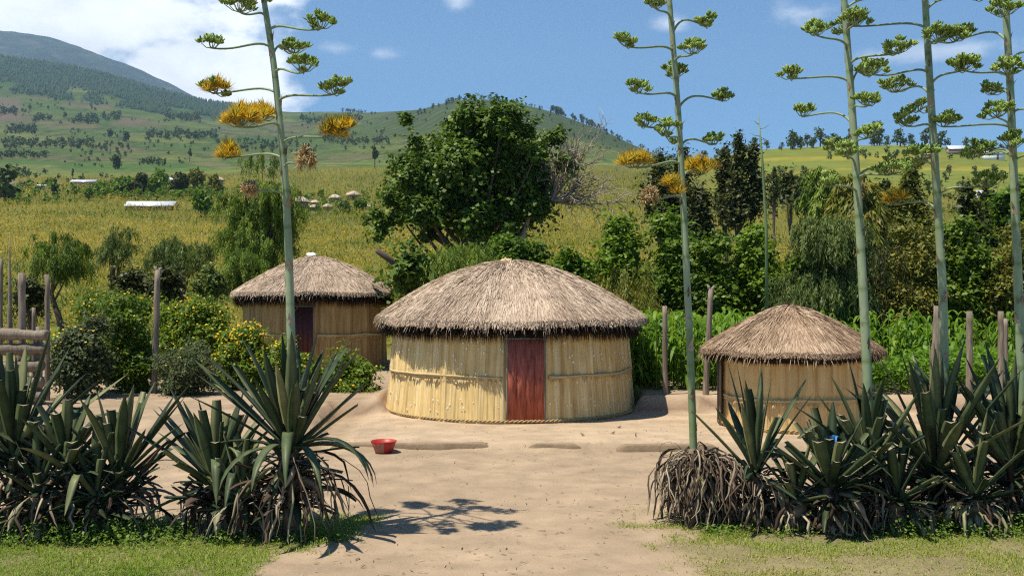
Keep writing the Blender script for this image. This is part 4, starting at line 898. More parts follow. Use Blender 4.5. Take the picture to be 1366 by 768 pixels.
def weeping_crown(g, rng, blobs, nstr, Ls, leaf, wid, mat=0, per=12, tint=(.5, .22), shell=.6, sway=.18):
    """arching boughs, each with strands of narrow leaflets hanging from it"""
    k = 13; nb = max(8, nstr // k); P, d = crown_points(rng, blobs, nb, shell); Lm = (Ls[0] + Ls[1]) / 2
    out = unit(d * np.array([1, 1, 0]) + .4 * rng.normal(size=(nb, 3)) * np.array([1, 1, 0])); Lb = Lm * rng.uniform(.35, 1.15, nb); rise = rng.uniform(.1, .8, nb) * np.clip(d[:, 2] + .7, .1, 1.2)
    bt = rng.normal(tint[0], tint[1] * 1.1, nb); u = rng.random((nb, k)) ** .7
    O = P[:, None] + out[:, None] * (Lb[:, None] * u)[..., None] + np.array([0, 0, 1.0]) * (Lb[:, None] * (rise[:, None] * u - (rise[:, None] + .35) * u ** 2))[..., None] + .05 * Lm * rng.normal(size=(nb, k, 3))
    O = O.reshape(-1, 3); oo = np.repeat(out, k, 0); n0 = len(O); L = rng.uniform(.3, 1.0, n0) * Lm * 1.1; sw = sway * rng.uniform(.3, 1.6, n0)
    f = (np.arange(per) + .5) / per
    X = O[:, None] + oo[:, None] * (L[:, None] * sw[:, None] * np.sqrt(f)[None])[..., None] - np.array([0, 0, 1.0]) * (L[:, None] * f[None])[..., None]
    X = X.reshape(-1, 3) + .022 * rng.normal(size=(n0 * per, 3)); n = len(X)
    dd = np.repeat(oo, per, 0) * rng.choice([-.45, .1, .5], n)[:, None] + rng.normal(size=(n, 3)) * .28 + np.array([0, 0, -.9])
    N = unit(np.repeat(oo, per, 0) * .6 + np.array([0, -.2, .9]) + .5 * rng.normal(size=(n, 3)))
    leaves(g, X, dd, N, leaf * 1.25 * rng.uniform(.6, 1.3, n), wid * rng.uniform(.6, 1.2, n), np.clip(np.repeat(np.repeat(bt, k), per) + .10 * rng.normal(size=n), 0, 1), mat)
def plant(name, cat, label, base, blobs, mat, style, n, L, W, seed, trunk_r=.08, trunk_h=.8, group=None, Ls=(.5, 1.2), per=12, tint=(.5, .22), nlimb=None, shell=.5, trunk_name='trunk', extra=None):
    rng = np.random.default_rng(seed); base = np.array(base, float); base[2] = gz(base[0], base[1])
    root = thing(name, base, label, cat, group); g = G()
    lb = blobs if nlimb is None else blobs[:nlimb]
    limbs(g, base, 0, lb, rng, trunk_r, trunk_h); g.build(trunk_name, M['bark'], root)
    g = G()
    if style == 'weep': weeping_crown(g, rng, blobs, n, Ls, L, W, 0, per, tint, shell)
    else: broad_crown(g, rng, blobs, n, L, W, 0, tint, shell)
    if extra: extra(g, rng)
    g.build('crown', M[mat] if isinstance(mat, str) else [M[x] for x in mat], root)
    return root, rng
def env(px0, px1, py0, py1, Y, depth=None):
    """centre and half sizes of a crown that fills this window of the view at distance Y"""
    a = at(px0, py1, Y); b = at(px1, py0, Y); c = (a + b) / 2; h = (b - a) / 2; return c, np.array([h[0], depth or h[0], h[2]])

# big broad leaved tree behind the middle hut
Yb = 45.0; rng = np.random.default_rng(301)
c, h = env(512, 742, 140, 318, Yb, 3.4); blobs = []
for x, y, r in [(628, 172, 46), (585, 192, 44), (672, 182, 44), (556, 228, 38), (600, 235, 52), (660, 236, 52), (705, 218, 40), (712, 182, 28), (728, 205, 22), (548, 262, 30), (590, 276, 36), (652, 276, 38), (698, 262, 32), (612, 162, 26), (652, 158, 26), (568, 182, 24), (690, 288, 20), (522, 280, 17), (512, 288, 12), (625, 212, 56), (640, 200, 48), (590, 250, 46), (680, 245, 44), (538, 248, 22), (722, 240, 22), (640, 300, 20), (575, 298, 16)]:
    for q in range(3):
        p = at(x + rng.normal(0, 13), y + 12 + rng.normal(0, 11), Yb); p[1] += rng.uniform(-2.4, 2.6); rr = r / F * Yb * rng.uniform(.38, .72); blobs.append((p, np.array([rr, rr, rr * .8])))
base = at(628, 400, Yb)
plant('broadleaf_tree', 'tree', 'big dark broad leaved tree with a wide dense crown above the middle hut', base, blobs, 'big_leaf', 'broad', 52000, .22, .19, 302, .34, 3.2, None, nlimb=30, shell=.7, tint=(.5, .25))
# bare dry branches beside it
def bare_tree(name, label, base, tips, Y, seed, nt=120):
    rng = np.random.default_rng(seed); base = np.array(base); base[2] = gz(base[0], base[1]); root = thing(name, base, label, 'tree'); g = G(); tw = G()
    hub = at(735, 268, Y); tube(g, [base - (0, 0, .2), base * .6 + hub * .4 + (-.25, 0, .3), at(705, 290, Y), hub], [.14, .12, .10, .08], 8, .4)
    for px, py, dy in tips:
        e = at(px, py, Y) + np.array([0, dy, 0]); m = 9; t = np.linspace(0, 1, m)[:, None]; ctl = hub * .45 + e * .55 + np.array([0, 0, .5 * rng.normal()])
        p = (1 - t) ** 2 * hub + 2 * (1 - t) * t * ctl + t ** 2 * e + .04 * rng.normal(size=(m, 3)); tube(g, p, np.linspace(.055, .015, m), 6, .6, 0, False)
        for k in range(nt // len(tips)):
            a = p[rng.integers(2, m)]; d = unit(e - hub) + .9 * rng.normal(size=3) + np.array([.1, 0, .25]); L = rng.uniform(.4, 1.3)
            q = np.array([a + unit(d) * L * f + np.array([0, 0, -.25 * L * f * f]) + .04 * rng.normal(size=3) for f in np.linspace(0, 1, 5)]); tube(tw, q, np.linspace(.022, .009, 5), 4, rng.random(), 0, False)
            for _ in range(2):
                b = q[rng.integers(1, 5)]; d2 = unit(d + .9 * rng.normal(size=3)); tube(tw, [b, b + d2 * .3, b + d2 * .55 + .06 * rng.normal(size=3)], [.012, .009, .006], 4, rng.random(), 0, False)
    g.build('trunk', M['twig'], root); tw.build('twigs' if False else 'twig_crown', M['twig'], root)
bare_tree('bare_tree', 'leafless grey tree of dry twigs at the right side of the big broad leaved tree', at(664, 400, 44.0), [(800, 176, .5), (770, 190, -.5), (745, 215, 0), (815, 240, .6), (800, 262, -.4), (775, 235, .2), (760, 205, -.8), (820, 268, 0), (735, 230, .8), (790, 210, 0), (770, 215, .3), (785, 250, .2), (750, 200, .4)], 44.0, 303, 260)

# left pepper trees and bushes on the slope
def pepper(px0, px1, py0, py1, Y, label, seed, n=1500, mat='pepper', nb=26, L=.13, W=.032, Ls=(.6, 1.5), base_py=None, tr=.12, name='pepper_tree', cat='tree', group=None, tint=(.5, .24), per=12, shell=.5, low=-.6, br=(.16, .34)):
    rng = np.random.default_rng(seed); c, h = env(px0, px1, py0, py1, Y); blobs = blobby(rng, c, h * 1.08, nb, br, low); n = int(n * 1.7)
    return plant(name, cat, label, (c[0], Y, 0), blobs, mat, 'weep', n, L, W, seed + 1, tr, max(.6, (c[2] - gz(c[0], Y)) * .55), group, Ls, per, tint, shell=shell)
def leafy(px0, px1, py0, py1, Y, label, seed, n=5000, mat='vine', nb=40, L=.15, W=.12, tr=.07, name='leafy_bush', cat='bush', group=None, tint=(.5, .25), br=(.18, .42), shell=.5, low=-.75, trunk_name='trunk'):
    rng = np.random.default_rng(seed); c, h = env(px0, px1, py0, py1, Y); blobs = blobby(rng, c, h, nb, br, low)
    return plant(name, cat, label, (c[0], Y, 0), blobs, mat, 'broad', int(n * 1.5), L, W, seed + 1, tr, max(.3, (c[2] - gz(c[0], Y)) * .5), group, tint=tint, shell=shell, trunk_name=trunk_name)
pepper(296, 392, 190, 385, 40, 'tall feathery pepper tree just left of the orange flowered agave stalk', 311, 3600, nb=26, tint=(.55, .3), br=(.18, .34), shell=.6, Ls=(.35, .8), per=9)
pepper(298, 362, 312, 392, 36, 'round weeping bush below the tall feathery pepper tree', 313, 900, 'pepper', Ls=(.3, .75), per=8, nb=11, br=(.2, .42), shell=.6, name='weeping_bush', cat='bush')
pepper(48, 116, 282, 372, 38, 'feathery green bush on the slope above the log pen', 315, 900, Ls=(.3, .75), per=8, nb=10, br=(.2, .42), shell=.6, name='weeping_bush', cat='bush', tint=(.35, .2))
pepper(132, 172, 292, 350, 40, 'wispy small bush between the two feathery bushes on the left slope', 317, 420, 'greygreen', Ls=(.3, .75), per=8, nb=8, br=(.2, .4), shell=.6, name='weeping_bush', cat='bush')
pepper(205, 272, 298, 372, 38, 'grey feathery bush on the slope above the lone leaning post', 319, 900, 'greygreen', Ls=(.3, .75), per=8, nb=10, br=(.2, .42), shell=.6, name='weeping_bush', cat='bush', tint=(.4, .2))
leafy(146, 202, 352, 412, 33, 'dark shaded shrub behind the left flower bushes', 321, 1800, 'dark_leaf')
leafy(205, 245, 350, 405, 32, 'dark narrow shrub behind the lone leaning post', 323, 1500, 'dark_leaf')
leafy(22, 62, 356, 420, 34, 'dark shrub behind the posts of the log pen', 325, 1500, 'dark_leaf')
leafy(255, 300, 352, 402, 33, 'olive shrub between the lone post and the rear hut', 327, 1500, 'greygreen')
# hedge behind the huts
leafy(524, 584, 330, 392, 30, 'very dark broad leaved bush with a cut limb between the rear and middle hut', 331, 1500, 'big_leaf', L=.24, W=.2)
o = G(); rng = np.random.default_rng(9); a = at(503, 334, 29.5); b = at(548, 372, 30)
tube(o, [a, a * .6 + b * .4 + np.array([0, 0, .05]), b, at(560, 420, 30)], [.09, .1, .12, .13], 8, .3); tube(o, [a * .5 + b * .5, a * .5 + b * .5 + np.array([.05, -.1, .28])], [.05, .03], 6, .4)
tag(o.build('cut_limb', M['bark']), 'grey sawn off limb slanting up beside the rear hut roof', 'branch')
pepper(572, 652, 314, 384, 30.5, 'bright feathery bush directly behind the left slope of the middle roof', 333, 1500, name='weeping_bush', cat='bush', tint=(.6, .2))
leafy(640, 735, 296, 420, 31.5, 'dark vine covered bush behind the top of the middle roof', 335, 6500, 'vine', tint=(.3, .2))
leafy(722, 800, 320, 430, 30.5, 'mid green leafy bush behind the right slope of the middle roof', 337, 5000, 'vine', tint=(.5, .25))
leafy(792, 858, 276, 400, 31.5, 'bright vine covered pillar bush right of the leafless tree', 339, 5200, 'vine', tint=(.6, .25))
pepper(800, 872, 335, 470, 29, 'yellowish olive drooping shrub at the right edge of the middle roof', 341, 1500, 'olive', name='weeping_bush', cat='bush', L=.13, W=.04, tint=(.4, .22))
leafy(862, 930, 272, 450, 31, 'tall vine covered bush behind the second agave stalk', 343, 7500, 'vine', tint=(.5, .28))
leafy(918, 985, 300, 450, 30, 'grey green bush behind the post with the split top', 345, 6500, 'bush', tint=(.35, .25))
leafy(972, 1052, 284, 450, 30.5, 'bright green leafy bush behind the roof of the smallest hut', 347, 8000, 'vine', tint=(.65, .25))
leafy(1035, 1085, 330, 470, 29.5, 'shaded vine bush right behind the top of the smallest hut', 349, 4500, 'vine', tint=(.25, .2))
pepper(1052, 1150, 236, 470, 29, 'large grey green weeping tree right behind the smallest hut', 351, 4200, 'greygreen', nb=22, Ls=(.4, 1.1), tr=.16, tint=(.36, .3), br=(.2, .38), per=12, shell=.6)
pepper(1140, 1182, 300, 480, 30, 'shaded weeping bush behind the third agave stalk', 352, 1300, 'dark_leaf', nb=12, name='weeping_bush', cat='bush', Ls=(.8, 1.8), per=14)
leafy(1168, 1262, 285, 480, 29.5, 'olive brown scrubby shrub between the third and fourth agave stalks', 353, 9000, 'olive', L=.13, W=.07, tint=(.45, .3))
leafy(1240, 1325, 285, 470, 29.5, 'yellow green scrub bush between the fourth and fifth agave stalks', 355, 8000, 'bush', tint=(.45, .28))
leafy(1305, 1385, 280, 470, 29, 'olive scrubby shrub behind the rightmost agave stalk', 357, 7500, 'olive', L=.13, W=.07, tint=(.4, .3))
leafy(1370, 1460, 290, 470, 30, 'leafy bush beyond the right edge of the hedge', 359, 5000, 'vine')
pepper(1440, 1540, 270, 470, 30, 'weeping bush far right out beyond the hedge', 360, 2500, 'greygreen', name='weeping_bush', cat='bush')
for k, (a, b, t) in enumerate([(690, 790, 350), (860, 960, 345), (950, 1050, 350), (1090, 1190, 345), (1200, 1290, 350), (1290, 1400, 350)]):  # backing bushes added, dark leaves fill in the hedge's black shade
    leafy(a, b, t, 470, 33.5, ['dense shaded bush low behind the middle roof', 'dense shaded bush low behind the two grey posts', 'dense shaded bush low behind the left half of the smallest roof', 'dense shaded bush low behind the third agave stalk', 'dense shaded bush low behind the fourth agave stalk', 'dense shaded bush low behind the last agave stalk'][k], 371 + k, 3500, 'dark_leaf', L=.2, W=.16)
# trees behind the hedge
def cypress(px, w, py0, py1, Y, label, seed, mat='dark_leaf', n=4500, tint=(.5, .25)):
    rng = np.random.default_rng(seed); a = at(px, py1, Y); b = at(px, py0, Y); H = b[2] - a[2]; r = w / F * Y / 2 * .88; blobs = []
    for k in range(22):
        f = rng.random() ** .8; rr = r * (.25 + .75 * (1 - f) ** .7) * rng.uniform(.45, .75); az = rng.uniform(0, 2 * PI); off = r * (1 - f) ** .6 * .5
        blobs.append((np.array([a[0] + off * math.cos(az), Y + off * math.sin(az), a[2] + H * (.06 + .9 * f)]), np.array([rr, rr, rr * 1.9])))
    return plant('cypress_tree', 'tree', label, (a[0], Y, 0), blobs, mat, 'broad', n, .34, .17, seed + 1, .18, H * .4, tint=tint, shell=.4)
cypress(966, 34, 196, 300, 76, 'dark upright tree left of the pair behind the bright green bush', 381, tint=(.55, .25))
cypress(985, 40, 174, 300, 74, 'tallest dark upright tree on the right slope', 383)
cypress(1005, 30, 184, 298, 75, 'dark upright tree beside the thin green flower shoot', 385, tint=(.4, .2))
cypress(880, 52, 206, 292, 72, 'bushy dark tree behind the orange heads of the second agave stalk', 387, 'dark_leaf', tint=(.6, .25))
cypress(910, 34, 185, 290, 73, 'thin topped dark tree directly behind the second agave stalk', 389)
cypress(933, 46, 252, 316, 70, 'low dark tree right of the second agave stalk', 391, tint=(.35, .2))
pepper(1085, 1148, 214, 300, 60, 'pale yellow green loose tree above the weeping tree', 393, 1500, 'pepper', L=.4, W=.12, tint=(.6, .25), per=9)
pepper(1120, 1168, 226, 330, 56, 'olive loose tree behind the third agave stalk', 395, 1300, 'olive', L=.4, W=.14, per=9)
cypress(1215, 78, 222, 345, 62, 'broad brown green tree between the third and fourth agave stalks', 397, 'olive', 5500, (.25, .2))
cypress(1180, 44, 236, 330, 66, 'dark tree right of the third agave stalk', 399, 'dark_leaf', 3500)
cypress(1290, 44, 244, 345, 62, 'dark green tree between the fourth and fifth agave stalks', 401, 'dark_leaf', 3500, (.6, .2))
cypress(1318, 34, 236, 330, 66, 'slender dark tree left of the rightmost agave stalk', 403, 'dark_leaf', 3000)
leafy(1330, 1420, 236, 340, 60, 'large green tree behind the rightmost agave stalk', 405, 4500, 'vine', L=.4, W=.3, name='broadleaf_tree', cat='tree', tint=(.35, .2))
leafy(1040, 1068, 232, 268, 110, 'small round tree beside the thin green flower shoot on the slope', 407, 1200, 'dark_leaf', L=.6, W=.45, name='broadleaf_tree', cat='tree')
cypress(1033, 14, 218, 275, 105, 'thin dark trunked tree near the thin green flower shoot', 409, 'dark_leaf', 900)
# thin young flower shoot
root = thing('flower_shoot', (0, 0, 0), 'thin bare green flower shoot rising in front of the dark upright trees', 'plant'); 
w = [at(1024, 420, 27), at(1022, 300, 27), at(1017, 215, 27), at(1012, 155, 27)]; w[0][2] = gz(w[0][0], 27); root.location = w[0]
g = G(); tube(g, w, [.05, .042, .032, .012], 8, .1); g.build('stem', M['stalk'], root, smooth=True)
g = G(); rng = np.random.default_rng(4)
for py, dx in ((172, 12), (182, -14), (192, 10), (205, -10), (220, 9), (238, -9), (166, -8)):
    a = at(np.interp(py, [155, 215, 300], [1012, 1017, 1022]), py, 27); b = a + np.array([dx / F * 27, rng.normal(0, .1), .10]); tube(g, [a, a * .5 + b * .5 - (0, 0, .03), b], [.012, .009, .006], 5, .3)
g.build('side_shoot', M['stalk'], root)

# yellow flowering bushes
def flower_bush(px0, px1, py0, py1, Y, label, seed, n=7000, mat='bush', nf=150, tint=(.5, .25), L=.10, W=.055):
    rng = np.random.default_rng(seed); c, h = env(px0, px1, py0, py1, Y, None); h = h * np.array([1.12, .9, 1.05]); blobs = blobby(rng, c, h, 34, (.26, .46), -.95); n = int(n * 1.5); nf = int(nf * 2.6)
    root, rng = plant('flowering_bush', 'bush', label, (c[0], Y, 0), blobs, mat, 'broad', n, L, W, seed + 1, .035, max(.2, (c[2] - gz(c[0], Y)) * .6), 'yellow flowering bushes', tint=tint, shell=.45, trunk_name='stem')
    if nf:
        P, d = crown_points(rng, blobs, nf * 4, .97); k = np.nonzero((d[:, 2] > -.35) & (d[:, 1] < .4))[0][:nf]; P = P[k] + d[k] * .04; g = G()
        patch = fbm(P[:, 0] * 1.3, P[:, 2] * 1.5, seed); keep = patch > .36; P = P[keep]
        for p in P:
            q = 5; nn = unit(np.array([rng.normal(0, .5), -.5, .9])); m = np.repeat(p[None], q, 0); dd = rdir(rng, 1); a1 = unit(np.cross(nn, dd[0])); a2 = np.cross(nn, a1); th = np.arange(q) * 2 * PI / q
            D = np.cos(th)[:, None] * a1 + np.sin(th)[:, None] * a2 + nn * .25; leaves(g, m, D, np.repeat(nn[None], q, 0), .024 + .016 * rng.random(), .026, rng.random(), 0, 0, .6)
        o = g.build('blossom', M['petal'], root); o['kind'] = 'stuff'
    return root
flower_bush(72, 150, 405, 535, 22.3, 'grey green flowering bush beside the end of the log pen', 421, 8500, 'bush_grey', 60, (.45, .25))
flower_bush(130, 205, 392, 530, 23.5, 'dark flowering bush behind the foot of the lone leaning post', 423, 8000, 'bush', 90, (.35, .2))
flower_bush(205, 305, 378, 500, 25.5, 'bright green flowering bush right of the lone leaning post', 425, 10000, 'bush', 170, (.65, .22))
flower_bush(200, 292, 450, 533, 22.8, 'low grey leaved bush at the foot of the bright green bush', 427, 7000, 'bush_grey', 14, (.5, .2), .075, .04)
flower_bush(285, 362, 425, 532, 24.2, 'bush thickest with yellow flowers left of the first agave stalk', 429, 8000, 'bush', 330, (.6, .25))
flower_bush(355, 425, 448, 545, 23.6, 'flowering bush partly hidden by the first agave stalk', 431, 6500, 'bush', 150, (.6, .25))
flower_bush(425, 502, 468, 542, 23.8, 'low flowering bush in front of the rear hut wall', 433, 6500, 'bush', 60, (.55, .25))
flower_bush(98, 200, 380, 440, 28, 'tall weedy flowering bush on the slope behind the lone post', 435, 5000, 'bush', 70, (.4, .25))

# ------------------------------------------------------------------ crops, grass and ground cover (uncountable)
rng = np.random.default_rng(500); g = G(); n = 78000
px = rng.uniform(-520, 2000, n); Yc = np.exp(rng.uniform(np.log(37), np.log(600), n)); okm = (px < 880) | (Yc < 330); okm &= ~((px > 860) & (Yc > 120) & (rng.random(n) < .5)); px = px[okm]; Yc = Yc[okm]; n = len(px)
X = (px - 683) / F * Yc; Z = ground_z(X, Yc); sc = 1.05 * np.clip((Yc / 75) ** .6, .75, 3.0); nb = 6
hue = fbm(X / 14, Yc / 11, 71, 3); hue2 = fbm(px / 26, np.log(Yc) * 22, 72, 3)
az = rng.uniform(0, 2 * PI, (n, nb)); hgt = rng.uniform(.15, .95, (n, nb)); P = np.stack([np.repeat(X[:, None], nb, 1) + .06 * rng.normal(size=(n, nb)), np.repeat(Yc[:, None], nb, 1), Z[:, None] + hgt * sc[:, None] * .85], -1).reshape(-1, 3)
el_ = rng.uniform(.35, 1.45, n * nb); az = az.ravel(); D = np.stack([np.cos(az) * np.cos(el_), np.sin(az) * np.cos(el_), np.sin(el_)], -1); s_ = np.repeat(sc, nb)
tn = np.clip(np.repeat((hue - .5) * 1.5 + (hue2 - .5) * .9 + (fbm(X / 45, Yc / 30, 73, 2) - .5) * 1.1 + .42, nb) + .27 * rng.normal(size=n * nb) + .12 * np.repeat(rng.normal(size=n), nb), 0, 1)
blades(g, P, D, rng.uniform(.3, .6, n * nb) * s_, .065 * s_, .5, tn, 2)
kind(g.build('crop_field', M['crop']), 'stuff')
def maize_patch(x0, x1, y0, y1, n, seed, name, hmin=1.1, hmax=1.7):
    rng = np.random.default_rng(seed); g = G(); X = rng.uniform(x0, x1, n); Y = rng.uniform(y0, y1, n); Z = ground_z(X, Y)
    for k in range(n):
        h = rng.uniform(hmin, hmax); m = 10; hz = np.linspace(.15, 1, m) * h; az = np.arange(m) * PI + rng.uniform(0, 6) + .5 * rng.normal(size=m); P = np.stack([X[k] + 0 * hz, Y[k] + 0 * hz, Z[k] + hz], -1); e = rng.uniform(.8, 1.2, m)
        D = np.stack([np.cos(az) * np.cos(e), np.sin(az) * np.cos(e), np.sin(e)], -1); blades(g, P, D, rng.uniform(.45, .8, m), rng.uniform(.05, .085, m), rng.uniform(.8, 1.4, m), np.clip(rng.normal(.5, .25, m), 0, 1), 5)
        tube(g, [P[0] - (0, 0, .2), P[-1]], [.014, .008], 5, .4, 0, False)
    return kind(g.build(name, M['maize']), 'stuff')
maize_patch(2.75, 6.2, 22.6, 28.0, 330, 511, 'maize_crop')
maize_patch(6.5, 16, 25.5, 29, 240, 513, 'maize_crop')
maize_patch(-13.5, -9.5, 27, 31, 90, 515, 'maize_crop', .8, 1.3)
rng = np.random.default_rng(517); g = G(); n = 22000; X = rng.uniform(6.6, 16, n); Y = rng.uniform(21.9, 26.5, n); hh_ = .35 + .75 * fbm(X * 1.1, Y * 1.1, 518); P = np.stack([X, Y, ground_z(X, Y) + hh_ * rng.random(n) ** .5], -1)
N = unit(np.array([0, 0, 1.0]) + .6 * rng.normal(size=(n, 3))); D = unit(np.cross(N, rdir(rng, n))); leaves(g, P, D, N, rng.uniform(.08, .18, n), rng.uniform(.06, .12, n), np.clip(rng.normal(.5, .28, n), 0, 1), 0, -.1); kind(g.build('bean_plants', M['bean']), 'stuff')
# foreground grass
rng = np.random.default_rng(520); g = G(); n = 430000; X = rng.uniform(-9, 9, n); Y = rng.uniform(8.6, 13.2, n); a, b = grass_mask(X, Y); clump = fbm(X * 2.2, Y * 2.2, 521, 3)
pr = np.maximum(a * (.55 + 1.1 * sstep(.3, .55, clump)), b * (.30 + 1.1 * sstep(.36, .56, clump)))
kp = rng.random(n) < pr; X = X[kp]; Y = Y[kp]; clump = clump[kp]; right = X > 0; n = len(X); dryn = fbm(X * .9 + 7, Y * .9, 523, 3)
P = np.stack([X, Y, ground_z(X, Y) - .005], -1); D = unit(np.stack([rng.normal(0, .55, n), rng.normal(0, .55, n), .45 + rng.random(n)], -1))
L = rng.uniform(.025, .085, n) * (.6 + .9 * clump) * np.where(right, .85, 1.0)
tn = np.clip(.32 + .18 * rng.normal(size=n) + (dryn - .5) * .9 + np.where(right, .34, .0), 0, 1)
blades(g, P, D, L, rng.uniform(.005, .010, n), rng.uniform(.1, .9, n), tn, 2); kind(g.build('grass', M['grass']), 'stuff')
# broad leaved weeds along the foot of the agaves
rng = np.random.default_rng(530); g = G()
def weedpatch(x0, x1, y0, y1, m, hm, per=26):
    for _ in range(m):
        x = rng.uniform(x0, x1); y = rng.uniform(y0, y1); z = gz(x, y); h = hm * rng.uniform(.4, 1.2); n = per
        P = np.stack([x + .09 * rng.normal(size=n), y + .07 * rng.normal(size=n), z + h * rng.random(n)], -1); N = unit(np.array([0, -.25, 1.0]) + .5 * rng.normal(size=(n, 3))); D = unit(np.cross(N, rdir(rng, n)))
        leaves(g, P, D, N, rng.uniform(.02, .065, n), rng.uniform(.012, .036, n), np.clip(rng.normal(.5, .28, n), 0, 1), 0, -.1)
weedpatch(-6.2, -3.0, 10.5, 11.4, 150, .15); weedpatch(-6.0, -4.2, 10.6, 11.0, 60, .24); weedpatch(-4.9, -4.5, 10.75, 10.95, 18, .4); weedpatch(-3.2, -1.8, 10.7, 11.0, 30, .12); weedpatch(2.0, 6.2, 11.0, 11.5, 95, .12); weedpatch(4.2, 6.4, 10.9, 11.6, 60, .25); weedpatch(-6.4, -4.8, 11.2, 11.9, 60, .35)
kind(g.build('weeds', M['weed']), 'stuff')
# litter on the earth: straw bits, dead leaf scraps, small stones
rng = np.random.default_rng(540); g = G(); n = 3200; X = rng.uniform(-6.5, 7, n); Y = 9 + 12 * rng.random(n) ** 1.4; kp = (np.hypot(X + .03, Y - 22.5) > 3.0) & (rng.random(n) < .35 + .65 * sstep(.45, .7, fbm(X * .6, Y * .6, 541))); X = X[kp]; Y = Y[kp]; n = len(X)
P = np.stack([X, Y, ground_z(X, Y) + .012], -1); az = rng.uniform(0, 2 * PI, n); D = np.stack([np.cos(az), np.sin(az), .12 * rng.random(n)], -1)
blades(g, P, D, rng.uniform(.02, .12, n), rng.uniform(.004, .016, n), .05, rng.random(n), 2); kind(g.build('leaf_litter', M['dead']), 'stuff')
g = G(); n = 1500; X = rng.uniform(-6.5, 7, n); Y = 9 + 12 * rng.random(n) ** 1.3; kp = np.hypot(X + .03, Y - 22.5) > 3.0; X = X[kp]; Y = Y[kp]
for x, y in zip(X, Y):
    r = rng.uniform(.006, .018) * (1 + (rng.random() < .05)); z = gz(x, y); V = np.array([(1, 0, 0), (0, 1, 0), (-1, 0, 0), (0, -1, 0), (.1, .1, .7), (.3, .9, .2)][:5]) * r * rng.uniform(.6, 1.3, (5, 3)) + (x, y, z); g.add(V, None, [(0, 1, 4), (1, 2, 4), (2, 3, 4), (3, 0, 4)], rng.random())
kind(g.build('pebbles', M['kerb']), 'stuff')

# ------------------------------------------------------------------ far trees, woods and houses
def far_tree_mesh(seed, w, h, n=170, mat='far_leaf', conical=False, leaf=.16):
    """one metre-scaled tree: crown of leaf clumps and a trunk, as one mesh"""
    rng = np.random.default_rng(seed); g = G(); tube(g, [(0, 0, -.08 * h), (.02 * w, 0, .25 * h), (0, 0, .6 * h)], [.05 * w, .04 * w, .02 * w], 6, .4, 1)
    blobs = []
    for k in range(9):
        f = rng.random(); rr = w / 2 * (rng.uniform(.35, .6) * ((1.15 - f) if conical else 1)); a = rng.uniform(0, 6.28); o = w / 2 * .55 * (1 - f * (.9 if conical else .3)) * rng.random() ** .5
        blobs.append((np.array([o * math.cos(a), o * math.sin(a), h * (.28 + .62 * f)]), np.array([rr, rr, rr * (1.3 if conical else .8)])))
    P, d = crown_points(rng, blobs, n, .5); N = unit(d + .6 * rng.normal(size=(n, 3))); D = unit(np.cross(N, rdir(rng, n)))
    leaves(g, P, D, N, leaf * w * rng.uniform(.7, 1.4, n), leaf * w * rng.uniform(.6, 1.1, n), np.clip(rng.normal(.5, .25, n), 0, 1), 0)
    return g
protos = {}
def far_tree(px, py, hpx, kind_, label, group, ar=.8, n=170, mat='far_leaf', seed=0, Y=None):
    p = hit(px, py) if Y is None else np.array([(px - 683) / F * Y, Y, gz((px - 683) / F * Y, Y)])
    key = (kind_, seed % 5, mat, n)
    if key not in protos:
        o = far_tree_mesh(700 + seed % 5 + 17 * len(protos), ar, 1.0, n, mat, kind_ == 'conifer_tree').build(kind_, [M[mat], M['bark']]); protos[key] = o
    else:
        o = protos[key].copy(); C.objects.link(o)
    H = hpx / F * p[1]; o.location = p; o.scale = (H, H, H); o.rotation_euler = (0, 0, seed * 1.7); tag(o, label, 'tree', group); return o
k = 0
singles = [(253, 216, 22, 'conifer_tree', 'dark upright tree standing alone in the pale field above the roofs'), (154, 226, 19, 'round_tree', 'dark round tree standing above the long roofed white house'), (97, 238, 15, 'conifer_tree', 'small dark tree above the white roof of the left house'),
    (74, 266, 34, 'conifer_tree', 'dark pointed conifer between the two leftmost white roofs'), (6, 272, 46, 'round_tree', 'bushy green tree at the left edge beside the brown roof'), (500, 224, 36, 'conifer_tree', 'slender dark cypress alone in the field left of the big tree'),
    (40, 150, 14, 'conifer_tree', 'spindly tree on the brown slope at far left'), (146, 184, 12, 'round_tree', 'small round tree on the middle slope left of the pale track'), (168, 190, 14, 'round_tree', 'round tree at the end of the tree line below the pale track'), (87, 157, 7, 'round_tree', 'tiny round bush at the right of the dark wood on the left hill')]
for a in singles: far_tree(a[0], a[1], a[2], a[3], a[4], None, .45 if a[3] == 'conifer_tree' else .95, 420, seed=k); k += 1
for px_, py_, h_, m_, lab in [(165, 262, 30, 'vine', 'bright green tree left of the middle white roof'), (205, 262, 26, 'vine', 'green tree just right of the middle white roof'), (186, 262, 30, 'dark_leaf', 'dark tree between the two right hand white roofs'), (215, 256, 28, 'vine', 'leafy tree hiding the end of the third white roof'), (240, 262, 30, 'dark_leaf', 'dark flat topped tree right of the white roofs'), (262, 258, 30, 'olive', 'reddish olive tree behind the white roofs'),
    (283, 262, 28, 'olive', 'olive tree nearest the tall pepper tree'), (135, 262, 18, 'vine', 'low green tree at the end of the left white roof'), (268, 290, 34, 'vine', 'light green young tree left of the tall pepper tree'), (118, 268, 16, 'vine', 'low bush in front of the left white roof'), (480, 284, 22, 'vine', 'round bush among the small far huts'), (458, 286, 20, 'greygreen', 'grey green bush hiding a far hut'), (428, 262, 10, 'vine', 'small tree above the far huts')]:
    far_tree(px_, py_, h_, 'leafy_tree', lab, None, 1.05, 520, m_, k); k += 1
rng = np.random.default_rng(610)
